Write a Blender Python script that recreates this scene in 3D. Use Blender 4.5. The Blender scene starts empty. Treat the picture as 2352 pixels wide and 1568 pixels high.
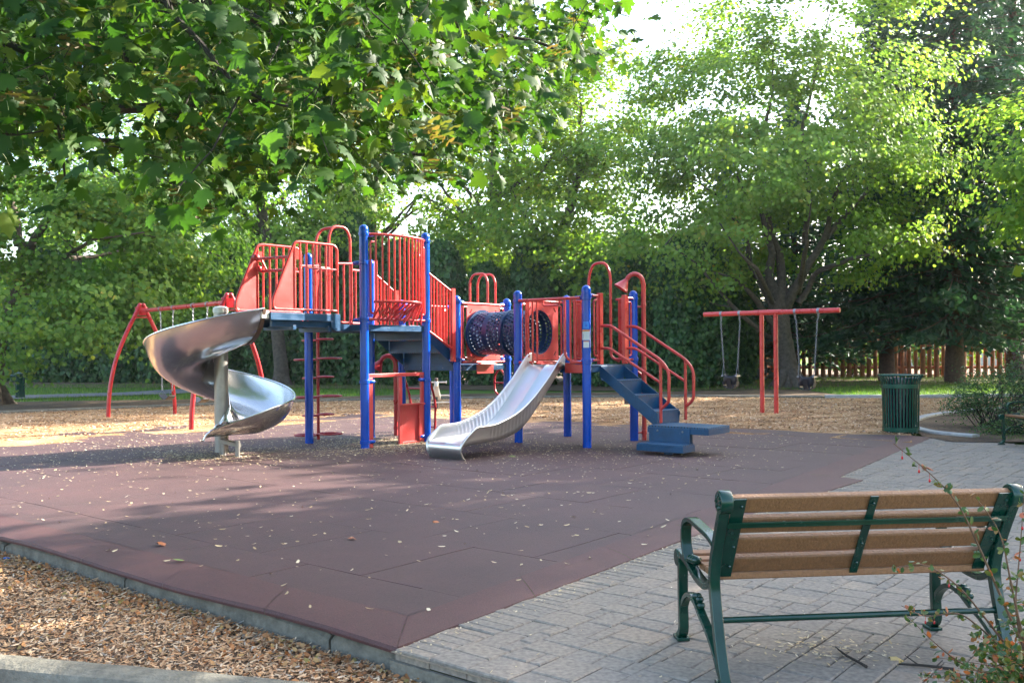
import bpy, bmesh, math, random
import numpy as np
from mathutils import Vector, Matrix, Euler, noise
from mathutils.geometry import tessellate_polygon
random.seed(7); rng = np.random.default_rng(11)
sc = bpy.context.scene; C = sc.collection
PI = math.pi
# ---------------------------------------------------------------- camera, sky, sun, exposure
cam = bpy.data.objects.new('camera', bpy.data.cameras.new('camera')); C.objects.link(cam)
cam.data.sensor_width = 36; cam.data.lens = 36 * 2165 / 2352; cam.data.shift_y = 20.25 / 2352
cam.data.clip_start = .05; cam.data.clip_end = 2000
EYE = 1.366; ROLL = .007
cam.matrix_world = Matrix.Translation((0, 0, EYE)) @ Matrix.Rotation(PI / 2, 4, 'X') @ Matrix.Rotation(-ROLL, 4, 'Z')
sc.camera = cam
SUN_AZ = math.radians(29); SUN_EL = math.radians(27)       # azimuth measured from +X towards +Y
w = bpy.data.worlds.new('World'); sc.world = w; w.use_nodes = True
wn = w.node_tree; bgn = wn.nodes['Background']
sky = wn.nodes.new('ShaderNodeTexSky'); sky.sky_type = 'NISHITA'; sky.sun_disc = False
sky.sun_elevation = SUN_EL; sky.sun_rotation = PI / 2 - SUN_AZ; sky.air_density = 1.0; sky.dust_density = 3.0; sky.ozone_density = 1.0
wn.links.new(sky.outputs[0], bgn.inputs[0]); bgn.inputs[1].default_value = .135
sun = bpy.data.objects.new('sun', bpy.data.lights.new('sun', 'SUN')); C.objects.link(sun)
sun.data.energy = 5.0; sun.data.angle = math.radians(.5); sun.data.color = (1, .93, .82)
sd = Vector((math.cos(SUN_AZ) * math.cos(SUN_EL), math.sin(SUN_AZ) * math.cos(SUN_EL), math.sin(SUN_EL)))
sun.rotation_euler = sd.to_track_quat('Z', 'Y').to_euler(); sun.location = (0, 0, 30)
sc.view_settings.view_transform = 'Standard'; sc.view_settings.look = 'None'
sc.view_settings.exposure = 2.62; sc.view_settings.gamma = 1.0
sc.render.engine = 'CYCLES'; cy = sc.cycles
cy.use_denoising = True; cy.max_bounces = 7; cy.diffuse_bounces = 4; cy.glossy_bounces = 4; cy.transmission_bounces = 5
cy.transparent_max_bounces = 8; cy.sample_clamp_indirect = 8; cy.caustics_reflective = False; cy.caustics_refractive = False

# the playground's own grid: origin at one post, x = A0 across, y = B0 along
A0 = math.radians(50.63 - 90); ORG = Vector((.0887, 13.831, 0))
def LW(a, b, z=0.):
    return Vector((ORG.x + a * math.cos(A0) - b * math.sin(A0), ORG.y + a * math.sin(A0) + b * math.cos(A0), z))
# ---------------------------------------------------------------- helpers
def tag(o, label=None, cat=None, group=None, kind=None):
    if label: o['label'] = label
    if cat: o['category'] = cat
    if group: o['group'] = group
    if kind: o['kind'] = kind
    return o
def empty(name, label, cat, loc=(0, 0, 0), rz=0, group=None):
    o = bpy.data.objects.new(name, None); C.objects.link(o); o.empty_display_size = .2
    o.location = loc; o.rotation_euler = (0, 0, rz); return tag(o, label, cat, group)
def copy_tree(o, parent=None):
    c = o.copy(); C.objects.link(c); c.parent = parent
    for ch in list(o.children): copy_tree(ch, c)
    return c
def link(name, me, mat, parent=None):
    o = bpy.data.objects.new(name, me); C.objects.link(o)
    if mat: me.materials.append(mat)
    if parent: o.parent = parent
    return o
def fillet(pts, r, n=5):
    P = [Vector(p) for p in pts]; out = [P[0]]
    for i in range(1, len(P) - 1):
        a, b, c = P[i-1], P[i], P[i+1]; d1 = (a - b); d2 = (c - b)
        rr = min(r, d1.length * .49, d2.length * .49)
        s = b + d1.normalized() * rr; e = b + d2.normalized() * rr
        for k in range(n + 1):
            t = k / n; out.append(s * (1-t)**2 + b * 2*t*(1-t) + e * t*t)
    out.append(P[-1]); return out
class MB:
    def __init__(s): s.v = []; s.f = []
    def add(s, vs, fs):
        n = len(s.v); s.v += [tuple(x) for x in vs]; s.f += [tuple(i + n for i in f) for f in fs]
    def obox(s, c, hx, hy, hz):
        c, hx, hy, hz = map(Vector, (c, hx, hy, hz))
        s.add([c + hx*i + hy*j + hz*k for i in (-1, 1) for j in (-1, 1) for k in (-1, 1)],
              [(0,1,3,2),(4,6,7,5),(0,4,5,1),(2,3,7,6),(0,2,6,4),(1,5,7,3)])
    def box(s, x0, x1, y0, y1, z0, z1):
        s.obox(((x0+x1)/2, (y0+y1)/2, (z0+z1)/2), ((x1-x0)/2,0,0), (0,(y1-y0)/2,0), (0,0,(z1-z0)/2))
    def frames(s, P, closed=False, up=None):
        n = len(P); T = []
        for i in range(n):
            a = P[(i-1) % n] if closed or i > 0 else P[i]; b = P[(i+1) % n] if closed or i < n-1 else P[i]
            T.append((b - a).normalized())
        ref = Vector(up) if up else (Vector((0,0,1)) if abs(T[0].z) < .9 else Vector((1,0,0)))
        N = (ref - T[0] * ref.dot(T[0])).normalized(); out = []
        for t in T:
            N = (N - t * N.dot(t)); N = N.normalized() if N.length > 1e-6 else t.orthogonal().normalized()
            out.append((t, N, t.cross(N)))
        return out
    def tube(s, pts, r, n=10, caps=True, closed=False):
        P = [Vector(p) for p in pts]; F = s.frames(P, closed); R = r if hasattr(r, '__len__') else [r] * len(P)
        vs = [P[i] + (F[i][1] * math.cos(2*PI*k/n) + F[i][2] * math.sin(2*PI*k/n)) * R[i] for i in range(len(P)) for k in range(n)]
        m = len(P); fs = [(i*n+k, i*n+(k+1) % n, ((i+1) % m)*n+(k+1) % n, ((i+1) % m)*n+k) for i in range(m if closed else m-1) for k in range(n)]
        if caps and not closed: fs += [tuple(reversed(range(n))), tuple(range((m-1)*n, m*n))]
        s.add(vs, fs)
    def ribbon(s, pts, wv, t, closed=False):    # rectangular bar: full width 2*wv along vector wv, thickness t in the path's plane
        P = [Vector(p) for p in pts]; W_ = Vector(wv); m = len(P); vs = []
        for i in range(m):
            a = P[i-1] if i > 0 else P[i]; b = P[i+1] if i < m-1 else P[i]
            tg = (b - a).normalized(); nn = tg.cross(W_).normalized(); tt = t[i] if hasattr(t, '__len__') else t
            vs += [P[i]+W_+nn*tt, P[i]-W_+nn*tt, P[i]-W_-nn*tt, P[i]+W_-nn*tt]
        fs = [(i*4+k, i*4+(k+1) % 4, (i+1)*4+(k+1) % 4, (i+1)*4+k) for i in range(m-1) for k in range(4)]
        fs += [(3,2,1,0), tuple(range((m-1)*4, m*4))]; s.add(vs, fs)
    def lathe(s, prof, c=(0,0,0), n=24, M=None):
        c = Vector(c); vs = []
        for r, z in prof:
            for k in range(n):
                p = Vector((r*math.cos(2*PI*k/n), r*math.sin(2*PI*k/n), z)); vs.append((M @ p if M else p) + c)
        m = len(prof); fs = [(i*n+k, i*n+(k+1) % n, (i+1)*n+(k+1) % n, (i+1)*n+k) for i in range(m-1) for k in range(n)]
        if prof[0][0] > 1e-5: fs.append(tuple(reversed(range(n))))
        if prof[-1][0] > 1e-5: fs.append(tuple(range((m-1)*n, m*n)))
        s.add(vs, fs)
    def ball(s, c, rx, ry=None, rz=None, n=12, R=None):
        ry = ry or rx; rz = rz or rx; c = Vector(c); m = n // 2 + 1
        vs = []; fs = []
        for i in range(m):
            th = PI * i / (m-1)
            for k in range(n):
                p = Vector((rx*math.sin(th)*math.cos(2*PI*k/n), ry*math.sin(th)*math.sin(2*PI*k/n), rz*math.cos(th)))
                vs.append((R @ p if R else p) + c)
        fs = [(i*n+k, (i+1)*n+k, (i+1)*n+(k+1) % n, i*n+(k+1) % n) for i in range(m-1) for k in range(n)]
        s.add(vs, fs)
    def plate(s, outer, holes, th, M):          # flat plate in (x, y) with holes, thickness th along z, mapped by M
        loops = [[Vector((x, y, 0)) for x, y in l] for l in [outer] + holes]; flat = [p for l in loops for p in l]
        tris = tessellate_polygon(loops); n = len(flat)
        vs = [M @ (p + Vector((0,0,-th/2))) for p in flat] + [M @ (p + Vector((0,0,th/2))) for p in flat]
        fs = [tuple(t) for t in tris] + [tuple(i + n for i in reversed(t)) for t in tris]; k = 0
        for l in loops:
            m = len(l); fs += [(k+i, k+(i+1) % m, n+k+(i+1) % m, n+k+i) for i in range(m)]; k += m
        s.add(vs, fs)
    def build(s, name, mat, parent=None, smooth=40, bevel=0, seg=2):
        me = bpy.data.meshes.new(name); me.from_pydata(s.v, [], s.f)
        bm = bmesh.new(); bm.from_mesh(me); bmesh.ops.remove_doubles(bm, verts=bm.verts, dist=1e-5)
        bmesh.ops.dissolve_degenerate(bm, dist=1e-6, edges=bm.edges)
        bmesh.ops.recalc_face_normals(bm, faces=bm.faces); bm.to_mesh(me); bm.free()
        if smooth:
            me.polygons.foreach_set('use_smooth', [True] * len(me.polygons)); me.set_sharp_from_angle(angle=math.radians(smooth))
        o = link(name, me, mat, parent)
        if bevel:
            b = o.modifiers.new('bevel', 'BEVEL'); b.width = bevel; b.segments = seg; b.limit_method = 'ANGLE'; b.angle_limit = math.radians(40)
        return o
# ---------------------------------------------------------------- materials
def mat(name, col, rough=.5, metal=0, spec=.5, coat=0, var=0, vscale=6, bump=0, bscale=60, col2=None, rvar=0, detail=4, wear=0, wcol=(.5, .45, .42)):
    m = bpy.data.materials.new(name); m.use_nodes = True; nt = m.node_tree; p = nt.nodes['Principled BSDF']
    p.inputs['Base Color'].default_value = (*col, 1); p.inputs['Roughness'].default_value = rough
    p.inputs['Metallic'].default_value = metal; p.inputs['Specular IOR Level'].default_value = spec
    p.inputs['Coat Weight'].default_value = coat; p.inputs['Coat Roughness'].default_value = .15
    tc = nt.nodes.new('ShaderNodeTexCoord')
    if var or rvar:
        n = nt.nodes.new('ShaderNodeTexNoise'); n.inputs['Scale'].default_value = vscale; n.inputs['Detail'].default_value = detail
        n.inputs['Roughness'].default_value = .65
        nt.links.new(tc.outputs['Object'], n.inputs['Vector'])
        if var:
            r = nt.nodes.new('ShaderNodeMix'); r.data_type = 'RGBA'
            mr = nt.nodes.new('ShaderNodeMapRange'); mr.inputs[1].default_value = .35; mr.inputs[2].default_value = .65
            nt.links.new(n.outputs['Fac'], mr.inputs[0]); nt.links.new(mr.outputs[0], r.inputs[0])
            c2 = col2 or tuple(c * (1 - var) for c in col)
            r.inputs[6].default_value = (*c2, 1); r.inputs[7].default_value = (*col, 1)
            nt.links.new(r.outputs[2], p.inputs['Base Color'])
        if wear:      # small scuffs where the paint has rubbed pale
            w1 = nt.nodes.new('ShaderNodeTexNoise'); w1.inputs['Scale'].default_value = 38; w1.inputs['Detail'].default_value = 6; w1.inputs['Roughness'].default_value = .75
            mpw = nt.nodes.new('ShaderNodeMapping'); mpw.inputs['Scale'].default_value = (1, 1, .45); nt.links.new(tc.outputs['Object'], mpw.inputs[0]); nt.links.new(mpw.outputs[0], w1.inputs['Vector'])
            wr = nt.nodes.new('ShaderNodeMapRange'); wr.inputs[1].default_value = .60; wr.inputs[2].default_value = .70; wr.inputs[4].default_value = wear; nt.links.new(w1.outputs['Fac'], wr.inputs[0])
            wm = nt.nodes.new('ShaderNodeMix'); wm.data_type = 'RGBA'; wm.inputs[7].default_value = (*wcol, 1); nt.links.new(wr.outputs[0], wm.inputs[0]); nt.links.new(r.outputs[2], wm.inputs[6]); nt.links.new(wm.outputs[2], p.inputs['Base Color'])
        if rvar:
            mr = nt.nodes.new('ShaderNodeMapRange'); mr.inputs[1].default_value = .3; mr.inputs[2].default_value = .7
            mr.inputs[3].default_value = max(0, rough - rvar); mr.inputs[4].default_value = min(1, rough + rvar)
            nt.links.new(n.outputs['Fac'], mr.inputs[0]); nt.links.new(mr.outputs[0], p.inputs['Roughness'])
    if bump:
        n = nt.nodes.new('ShaderNodeTexNoise'); n.inputs['Scale'].default_value = bscale; n.inputs['Detail'].default_value = 5
        nt.links.new(tc.outputs['Object'], n.inputs['Vector'])
        b = nt.nodes.new('ShaderNodeBump'); b.inputs['Strength'].default_value = bump; b.inputs['Distance'].default_value = .01
        nt.links.new(n.outputs['Fac'], b.inputs['Height']); nt.links.new(b.outputs[0], p.inputs['Normal'])
    return m
def island_mat(name, cols, rough=.6, trans=0, tcol=None, spec=.3, bump=0, clump=0):   # colour picked per loose piece (leaf, chip, paver)
    m = bpy.data.materials.new(name); m.use_nodes = True; nt = m.node_tree; p = nt.nodes['Principled BSDF']
    g = nt.nodes.new('ShaderNodeNewGeometry'); r = nt.nodes.new('ShaderNodeValToRGB'); cr = r.color_ramp
    while len(cr.elements) < len(cols): cr.elements.new(.5)
    for i, (pos, c) in enumerate(cols): cr.elements[i].position = pos; cr.elements[i].color = (*c, 1)
    if clump:      # leaf colour drifts from branch to branch
        tcc = nt.nodes.new('ShaderNodeTexCoord'); nz = nt.nodes.new('ShaderNodeTexNoise'); nz.inputs['Scale'].default_value = .7; nz.inputs['Detail'].default_value = 3; nt.links.new(tcc.outputs['Object'], nz.inputs['Vector'])
        mrc = nt.nodes.new('ShaderNodeMapRange'); mrc.inputs[1].default_value = .35; mrc.inputs[2].default_value = .65; nt.links.new(nz.outputs['Fac'], mrc.inputs[0])
        mxc = nt.nodes.new('ShaderNodeMix'); mxc.inputs[0].default_value = clump; nt.links.new(g.outputs['Random Per Island'], mxc.inputs[2]); nt.links.new(mrc.outputs[0], mxc.inputs[3]); nt.links.new(mxc.outputs[0], r.inputs[0])
    else: nt.links.new(g.outputs['Random Per Island'], r.inputs[0])
    nt.links.new(r.outputs[0], p.inputs['Base Color'])
    p.inputs['Roughness'].default_value = rough; p.inputs['Specular IOR Level'].default_value = spec
    if trans:
        t = nt.nodes.new('ShaderNodeBsdfTranslucent'); mx = nt.nodes.new('ShaderNodeMixShader')
        mul = nt.nodes.new('ShaderNodeMix'); mul.data_type = 'RGBA'; mul.blend_type = 'MULTIPLY'; mul.inputs[0].default_value = 1
        nt.links.new(r.outputs[0], mul.inputs[6]); mul.inputs[7].default_value = (*tcol, 1); mul.clamp_result = False
        nt.links.new(mul.outputs[2], t.inputs[0])
        mx.inputs[0].default_value = trans
        nt.links.new(p.outputs[0], mx.inputs[1]); nt.links.new(t.outputs[0], mx.inputs[2])
        nt.links.new(mx.outputs[0], nt.nodes['Material Output'].inputs[0])
    if bump:
        tc = nt.nodes.new('ShaderNodeTexCoord'); n = nt.nodes.new('ShaderNodeTexNoise'); n.inputs['Scale'].default_value = 40; n.inputs['Detail'].default_value = 8
        nt.links.new(tc.outputs['Object'], n.inputs['Vector']); b = nt.nodes.new('ShaderNodeBump'); b.inputs['Strength'].default_value = bump; b.inputs['Distance'].default_value = .004
        nt.links.new(n.outputs['Fac'], b.inputs['Height']); nt.links.new(b.outputs[0], p.inputs['Normal'])
        mv = nt.nodes.new('ShaderNodeMix'); mv.data_type = 'RGBA'; mv.blend_type = 'MULTIPLY'; mv.inputs[0].default_value = .75
        mr = nt.nodes.new('ShaderNodeMapRange'); mr.inputs[1].default_value = .3; mr.inputs[2].default_value = .7; mr.inputs[3].default_value = .6; mr.inputs[4].default_value = 1.25
        nt.links.new(n.outputs['Fac'], mr.inputs[0]); nt.links.new(r.outputs[0], mv.inputs[6]); nt.links.new(mr.outputs[0], mv.inputs[7]); nt.links.new(mv.outputs[2], p.inputs['Base Color'])
    return m
RED = mat('red_paint', (.60, .045, .038), .3, wear=.35, wcol=(.62, .22, .2), coat=.12, var=.15, vscale=5, rvar=.08)
RED2 = mat('deep_red_paint', (.42, .012, .018), .3, wear=.3, wcol=(.5, .15, .15), coat=.12, var=.2, vscale=4, rvar=.08)
REDPL = mat('red_plastic', (.60, .05, .045), .4, spec=.8, wear=.5, wcol=(.7, .3, .28), var=.12, vscale=3, rvar=.1)
BLUE = mat('blue_paint', (.0, .075, .52), .2, spec=.45, wear=.25, wcol=(.1, .2, .5), coat=.1, var=.2, vscale=3, rvar=.08)
NAVY = mat('blue_deck_coating', (.008, .07, .17), .4, spec=.4, wear=.5, wcol=(.12, .16, .2), var=.3, vscale=7, rvar=.1, bump=.15, bscale=120)
TUNB = mat('dark_blue_plastic', (.01, .042, .115), .35, spec=.35, var=.2)
def steel(name, col, rough, bumps=.02):
    m = mat(name, col, rough, metal=1, rvar=.035, vscale=2, detail=1); nt = m.node_tree; p = nt.nodes['Principled BSDF']
    tc = nt.nodes.new('ShaderNodeTexCoord'); n = nt.nodes.new('ShaderNodeTexNoise'); n.inputs['Scale'].default_value = 1.4; n.inputs['Detail'].default_value = 1
    n2 = nt.nodes.new('ShaderNodeTexNoise'); n2.inputs['Scale'].default_value = 150
    mp = nt.nodes.new('ShaderNodeMapping'); mp.inputs['Scale'].default_value = (1, 1, .12)
    nt.links.new(tc.outputs['Object'], mp.inputs[0]); nt.links.new(mp.outputs[0], n2.inputs['Vector']); nt.links.new(tc.outputs['Object'], n.inputs['Vector'])
    ad = nt.nodes.new('ShaderNodeMath'); ad.operation = 'MULTIPLY_ADD'; ad.inputs[1].default_value = .03
    nt.links.new(n2.outputs['Fac'], ad.inputs[0]); nt.links.new(n.outputs['Fac'], ad.inputs[2])
    b = nt.nodes.new('ShaderNodeBump'); b.inputs['Strength'].default_value = bumps; b.inputs['Distance'].default_value = .05
    nt.links.new(ad.outputs[0], b.inputs['Height']); nt.links.new(b.outputs[0], p.inputs['Normal']); return m
STEEL = steel('stainless_steel', (.66, .65, .62), .2); STEEL2 = steel('brushed_stainless_steel', (.74, .74, .73), .34); POLEM = mat('grey_painted_steel', (.33, .31, .28), .38, metal=.6, var=.2, vscale=5)
GALV = mat('galvanised_steel', (.30, .31, .33), .45, metal=.8, var=.25, vscale=30); WHITEP = mat('white_plastic', (.72, .70, .64), .4, var=.1)
GREEN = mat('dark_green_enamel', (.003, .040, .026), .22, spec=.45, wear=.35, wcol=(.06, .12, .1), coat=.15, var=.25, vscale=8, rvar=.08)
BING = mat('bin_green_enamel', (.004, .075, .048), .25, spec=.45, var=.2, vscale=8, wear=.3, wcol=(.06, .14, .11), coat=.1)
BLACK = mat('black_rubber', (.016, .018, .026), .5, var=.2); BAG = mat('black_plastic_bag', (.012, .012, .02), .22, coat=.3, bump=1, bscale=14)
BROWN = mat('brown_plastic', (.10, .055, .035), .5)
PLANK = mat('recycled_plank', (.27, .125, .052), .55, var=.28, vscale=55, bump=.5, bscale=90, rvar=.08, detail=8)
CONC = mat('weathered_concrete', (.215, .20, .155), .9, var=.5, vscale=9, bump=.9, bscale=45, detail=9)
CONC2 = mat('pale_concrete', (.42, .42, .40), .85, var=.25, vscale=7, bump=.4, bscale=60, detail=8)
BARK = mat('grey_bark', (.11, .085, .065), .95, var=.55, vscale=9, bump=1, bscale=26, detail=9)
BARK2 = mat('red_brown_bark', (.13, .075, .05), .95, var=.5, vscale=9, bump=1, bscale=26, detail=9)
TWIG = mat('dark_bark', (.035, .028, .022), .95, var=.3, vscale=20)

def tread_mat():
    m = mat('gripped_tread', (.008, .07, .17), .38, spec=.4); nt = m.node_tree; p = nt.nodes['Principled BSDF']; L = nt.links.new
    tc = nt.nodes.new('ShaderNodeTexCoord'); v = nt.nodes.new('ShaderNodeTexVoronoi'); v.voronoi_dimensions = '2D'; v.inputs['Scale'].default_value = 21; v.inputs['Randomness'].default_value = 0; L(tc.outputs['Object'], v.inputs['Vector'])
    r = nt.nodes.new('ShaderNodeValToRGB'); cr = r.color_ramp; cr.elements[0].position = .16; cr.elements[0].color = (.002, .008, .02, 1); cr.elements[1].position = .22; cr.elements[1].color = (.09, .17, .26, 1); e = cr.elements.new(.36); e.color = (.01, .075, .17, 1)
    L(v.outputs['Distance'], r.inputs[0]); L(r.outputs[0], p.inputs['Base Color']); b = nt.nodes.new('ShaderNodeBump'); b.inputs['Strength'].default_value = .8; b.inputs['Distance'].default_value = .004; b.invert = True
    L(v.outputs['Distance'], b.inputs['Height']); L(b.outputs[0], p.inputs['Normal']); return m
TREAD = tread_mat()

def per_object(m, lo, hi):      # each plank its own tone
    nt = m.node_tree; p = nt.nodes['Principled BSDF']; src = p.inputs['Base Color'].links[0].from_socket; oi = nt.nodes.new('ShaderNodeObjectInfo'); mr = nt.nodes.new('ShaderNodeMapRange'); mr.inputs[3].default_value = lo; mr.inputs[4].default_value = hi
    nt.links.new(oi.outputs['Random'], mr.inputs[0]); mx = nt.nodes.new('ShaderNodeMix'); mx.data_type = 'RGBA'; mx.blend_type = 'MULTIPLY'; mx.inputs[0].default_value = 1; nt.links.new(src, mx.inputs[6]); nt.links.new(mr.outputs[0], mx.inputs[7]); nt.links.new(mx.outputs[2], p.inputs['Base Color'])
per_object(PLANK, .82, 1.12)
# ---------------------------------------------------------------- ground materials
def ground_mat(name, stops, scale=3, fine=60, rough=.95, bump=.6, bdist=.02, stretch=(1, 1, 1)):
    m = bpy.data.materials.new(name); m.use_nodes = True; nt = m.node_tree; p = nt.nodes['Principled BSDF']; L = nt.links.new
    p.inputs['Roughness'].default_value = rough; p.inputs['Specular IOR Level'].default_value = .2
    tc = nt.nodes.new('ShaderNodeTexCoord'); mp = nt.nodes.new('ShaderNodeMapping'); mp.inputs['Scale'].default_value = stretch; L(tc.outputs['Object'], mp.inputs[0])
    a = nt.nodes.new('ShaderNodeTexNoise'); a.inputs['Scale'].default_value = scale; a.inputs['Detail'].default_value = 6; L(tc.outputs['Object'], a.inputs['Vector'])
    b = nt.nodes.new('ShaderNodeTexNoise'); b.inputs['Scale'].default_value = fine; b.inputs['Detail'].default_value = 4; b.inputs['Roughness'].default_value = .7; L(mp.outputs[0], b.inputs['Vector'])
    mx = nt.nodes.new('ShaderNodeMath'); mx.operation = 'MULTIPLY_ADD'; mx.inputs[1].default_value = .45; L(a.outputs['Fac'], mx.inputs[0])
    m2 = nt.nodes.new('ShaderNodeMath'); m2.operation = 'MULTIPLY'; m2.inputs[1].default_value = .55; L(b.outputs['Fac'], m2.inputs[0]); L(m2.outputs[0], mx.inputs[2])
    r = nt.nodes.new('ShaderNodeValToRGB'); cr = r.color_ramp
    while len(cr.elements) < len(stops): cr.elements.new(.5)
    for i, (q, c) in enumerate(stops): cr.elements[i].position = q; cr.elements[i].color = (*c, 1)
    L(mx.outputs[0], r.inputs[0]); L(r.outputs[0], p.inputs['Base Color'])
    bp = nt.nodes.new('ShaderNodeBump'); bp.inputs['Strength'].default_value = bump; bp.inputs['Distance'].default_value = bdist
    L(b.outputs['Fac'], bp.inputs['Height']); L(bp.outputs[0], p.inputs['Normal']); return m
GRASSM = ground_mat('lawn_turf', [(.3, (.035, .07, .012)), (.5, (.07, .14, .02)), (.7, (.11, .18, .035))], .8, 35)
SOIL = ground_mat('leafy_soil', [(.38, (.045, .032, .022)), (.5, (.11, .075, .05)), (.62, (.21, .14, .08))], 1.2, 22)
CHIPG = ground_mat('wood_chip_bed', [(.38, (.10, .052, .024)), (.47, (.27, .15, .07)), (.55, (.40, .245, .12)), (.66, (.56, .38, .21))], 1.4, 30, bump=1)
ASPH = ground_mat('grey_asphalt', [(.35, (.07, .075, .085)), (.65, (.15, .155, .17))], 2, 90, bump=.4)
JOINT = ground_mat('joint_sand', [(.35, (.10, .09, .07)), (.5, (.19, .165, .13)), (.65, (.14, .14, .08))], 5, 60)

def flat(name, pts, z, m, kind='structure', cut=0):
    me = bpy.data.meshes.new(name); bm = bmesh.new(); vs = [bm.verts.new((p[0], p[1], z)) for p in pts]; f = bm.faces.new(vs)
    if f.normal.z < 0: f.normal_flip()
    bmesh.ops.triangulate(bm, faces=bm.faces); bmesh.ops.recalc_face_normals(bm, faces=bm.faces)
    if sum(f.normal.z for f in bm.faces) < 0: bmesh.ops.reverse_faces(bm, faces=bm.faces)
    bm.to_mesh(me); bm.free(); o = link(name, me, m); return tag(o, kind=kind)
# base ground: one sheet, a shallow drop in the near chip bed
def gz(x, y):
    b = -(x - ORG.x) * math.sin(A0) + (y - ORG.y) * math.cos(A0)
    t = min(1, max(0, (b + 6.9) / 1.5)); return -.125 * (1 - t * t * (3 - 2 * t)) - .025
def ground():
    xs = [-600, -200, -60, -30] + [x * .5 for x in range(-40, 41)] + [30, 60, 200, 600]
    ys = [-600, -100, -20] + [y * .5 for y in range(-10, 61)] + [40, 60, 100, 250, 900]
    vs = [(x, y, gz(x, y)) for y in ys for x in xs]; n = len(xs)
    fs = [(j*n+i, j*n+i+1, (j+1)*n+i+1, (j+1)*n+i) for j in range(len(ys)-1) for i in range(n-1)]
    b = MB(); b.add(vs, fs); o = b.build('ground', GRASSM, smooth=0); tag(o, kind='structure')
ground()
# soil strips and beds, path, wood chips: thin sheets stacked 4 mm apart
flat('soil_bed', [(-30, 46), (-30, 40.5), (-8, 35.5), (2, 31.5), (8, 31.2), (12.5, 34), (30, 38), (40, 46), (40, 60), (-30, 60)], .004, SOIL)
flat('soil_strip', [(-40, 27.5), (-15, 26.5), (-6.5, 28), (-2, 29.8), (4, 30.2), (9.5, 31.4), (9.5, 26.4), (4, 27.3), (-1, 27.2), (-5, 26.7), (-9, 24.8), (-13, 21.5), (-18, 18), (-40, 15)], .008, SOIL)
flat('path', [(-40, 28.2), (-15, 28.4), (-11.6, 30.8), (-9.7, 33.2), (-9.9, 36.5), (-12.2, 39), (-14, 39), (-12.4, 35.5), (-13.5, 32.5), (-17, 30.2), (-40, 30.2)], .012, ASPH)
flat('planting_bed', [LW(5.0, 3.75)[:2], (6.3, 14.5), (6.85, 16.3), (8.2, 18.6), (10.5, 20.6), (30, 24), (30, 8), (9.2, 12.55), (7.9, 13.35)], .012, SOIL)
# the chip bed outline
CH = [(-30, 12.4), (-18, 16.5), (-11.7, 21.4), (-8.7, 23.6), (-5.6, 25.5), (-1.5, 26.6), (4.6, 26.8), (8.6, 25.6), (10.6, 25.2), (14.5, 25.6), (30, 30), (30, 24), (10.5, 20.6), (8.2, 18.6), (6.85, 16.3), (6.3, 14.9)]
flat('wood_chip_bed', CH + [tuple(LW(-5.6, 3.3)[:2]), tuple(LW(-5.6, -4.6)[:2]), (-30, 8)], .016, CHIPG)
flat('wood_chip_bed', CH[-1:] + [tuple(LW(4.6, 3.2)[:2]), tuple(LW(-5.0, 2.9)[:2]), tuple(LW(-5.6, 3.3)[:2]), (-3, 21), (3, 19)], .0145, CHIPG)
# near chip bed, in the shallow drop
flat('wood_chip_bed', [(-30, 26), tuple(LW(-5, -7.4)[:2]), tuple(LW(5.6, -7.68)[:2]), (.3, 3.4), (1.2, 1.5), (-8, 1.5), (-30, 5)], -.137, SOIL)
def kerb_line(pts, wd, h, m, name='kerb', z0=-.12, n=3):
    P = fillet([(*p, 0) for p in pts], 1.5, 6) if n else [Vector((*p, 0)) for p in pts]; b = MB(); vs = []
    prof = [(-wd/2, z0), (-wd/2, h-.012), (-wd/2+.012, h), (wd/2-.012, h), (wd/2, h-.012), (wd/2, z0)]
    for i, p in enumerate(P):
        a = P[max(i-1, 0)]; c = P[min(i+1, len(P)-1)]; t = (c - a).normalized(); nn = Vector((-t.y, t.x, 0))
        vs += [p + nn * q + Vector((0, 0, z)) for q, z in prof]
    k = len(prof); fs = [(i*k+j, i*k+j+1, (i+1)*k+j+1, (i+1)*k+j) for i in range(len(P)-1) for j in range(k-1)]
    fs += [tuple(range(k)), tuple(reversed(range((len(P)-1)*k, len(P)*k)))]
    b.add(vs, fs); return tag(b.build(name, m, smooth=30), kind='structure')
kerb_line([(-30, 12.4), (-18, 16.5), (-11.7, 21.4), (-8.7, 23.6), (-5.6, 25.5), (-1.5, 26.6), (4.6, 26.8), (8.45, 25.65)], .16, .07, CONC)
kerb_line([(8.5, 25.63), (10.6, 25.2), (14.5, 25.6), (30, 30)], .16, .10, CONC2)
kerb_line([(6.98, 14.2), (6.62, 14.85), (6.75, 16.3), (8.2, 18.7), (10.5, 20.7), (30, 24.4)], .18, .05, CONC2)
# front kerb lying at the near edge
b = MB(); P0 = Vector((-4.5, 4.88, 0)); P1 = Vector((-.70, 3.90, 0)); t = (P1 - P0).normalized(); nn = Vector((-t.y, t.x, 0))
N = 40; vs = []
for i in range(N + 1):
    p = P0.lerp(P1, i / N); e = .0 if i < N-1 else (.02 if i < N else .06)
    jit = lambda s: noise.noise(Vector((i * .5, s, 0))) * .006
    vs += [p + nn*q + Vector((0, 0, z + jit(z) - (e if z > -.1 else 0))) for q, z in [(-.10, -.2), (-.105, -.075), (-.085, -.045), (-.05, -.035), (.06, -.035), (.09, -.05), (.10, -.2)]]
k = 7; b.add(vs, [(i*k+j, i*k+j+1, (i+1)*k+j+1, (i+1)*k+j) for i in range(N) for j in range(k-1)] + [tuple(range(k)), tuple(reversed(range(N*k, (N+1)*k)))])
tag(b.build('kerb', CONC), kind='structure')
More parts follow.
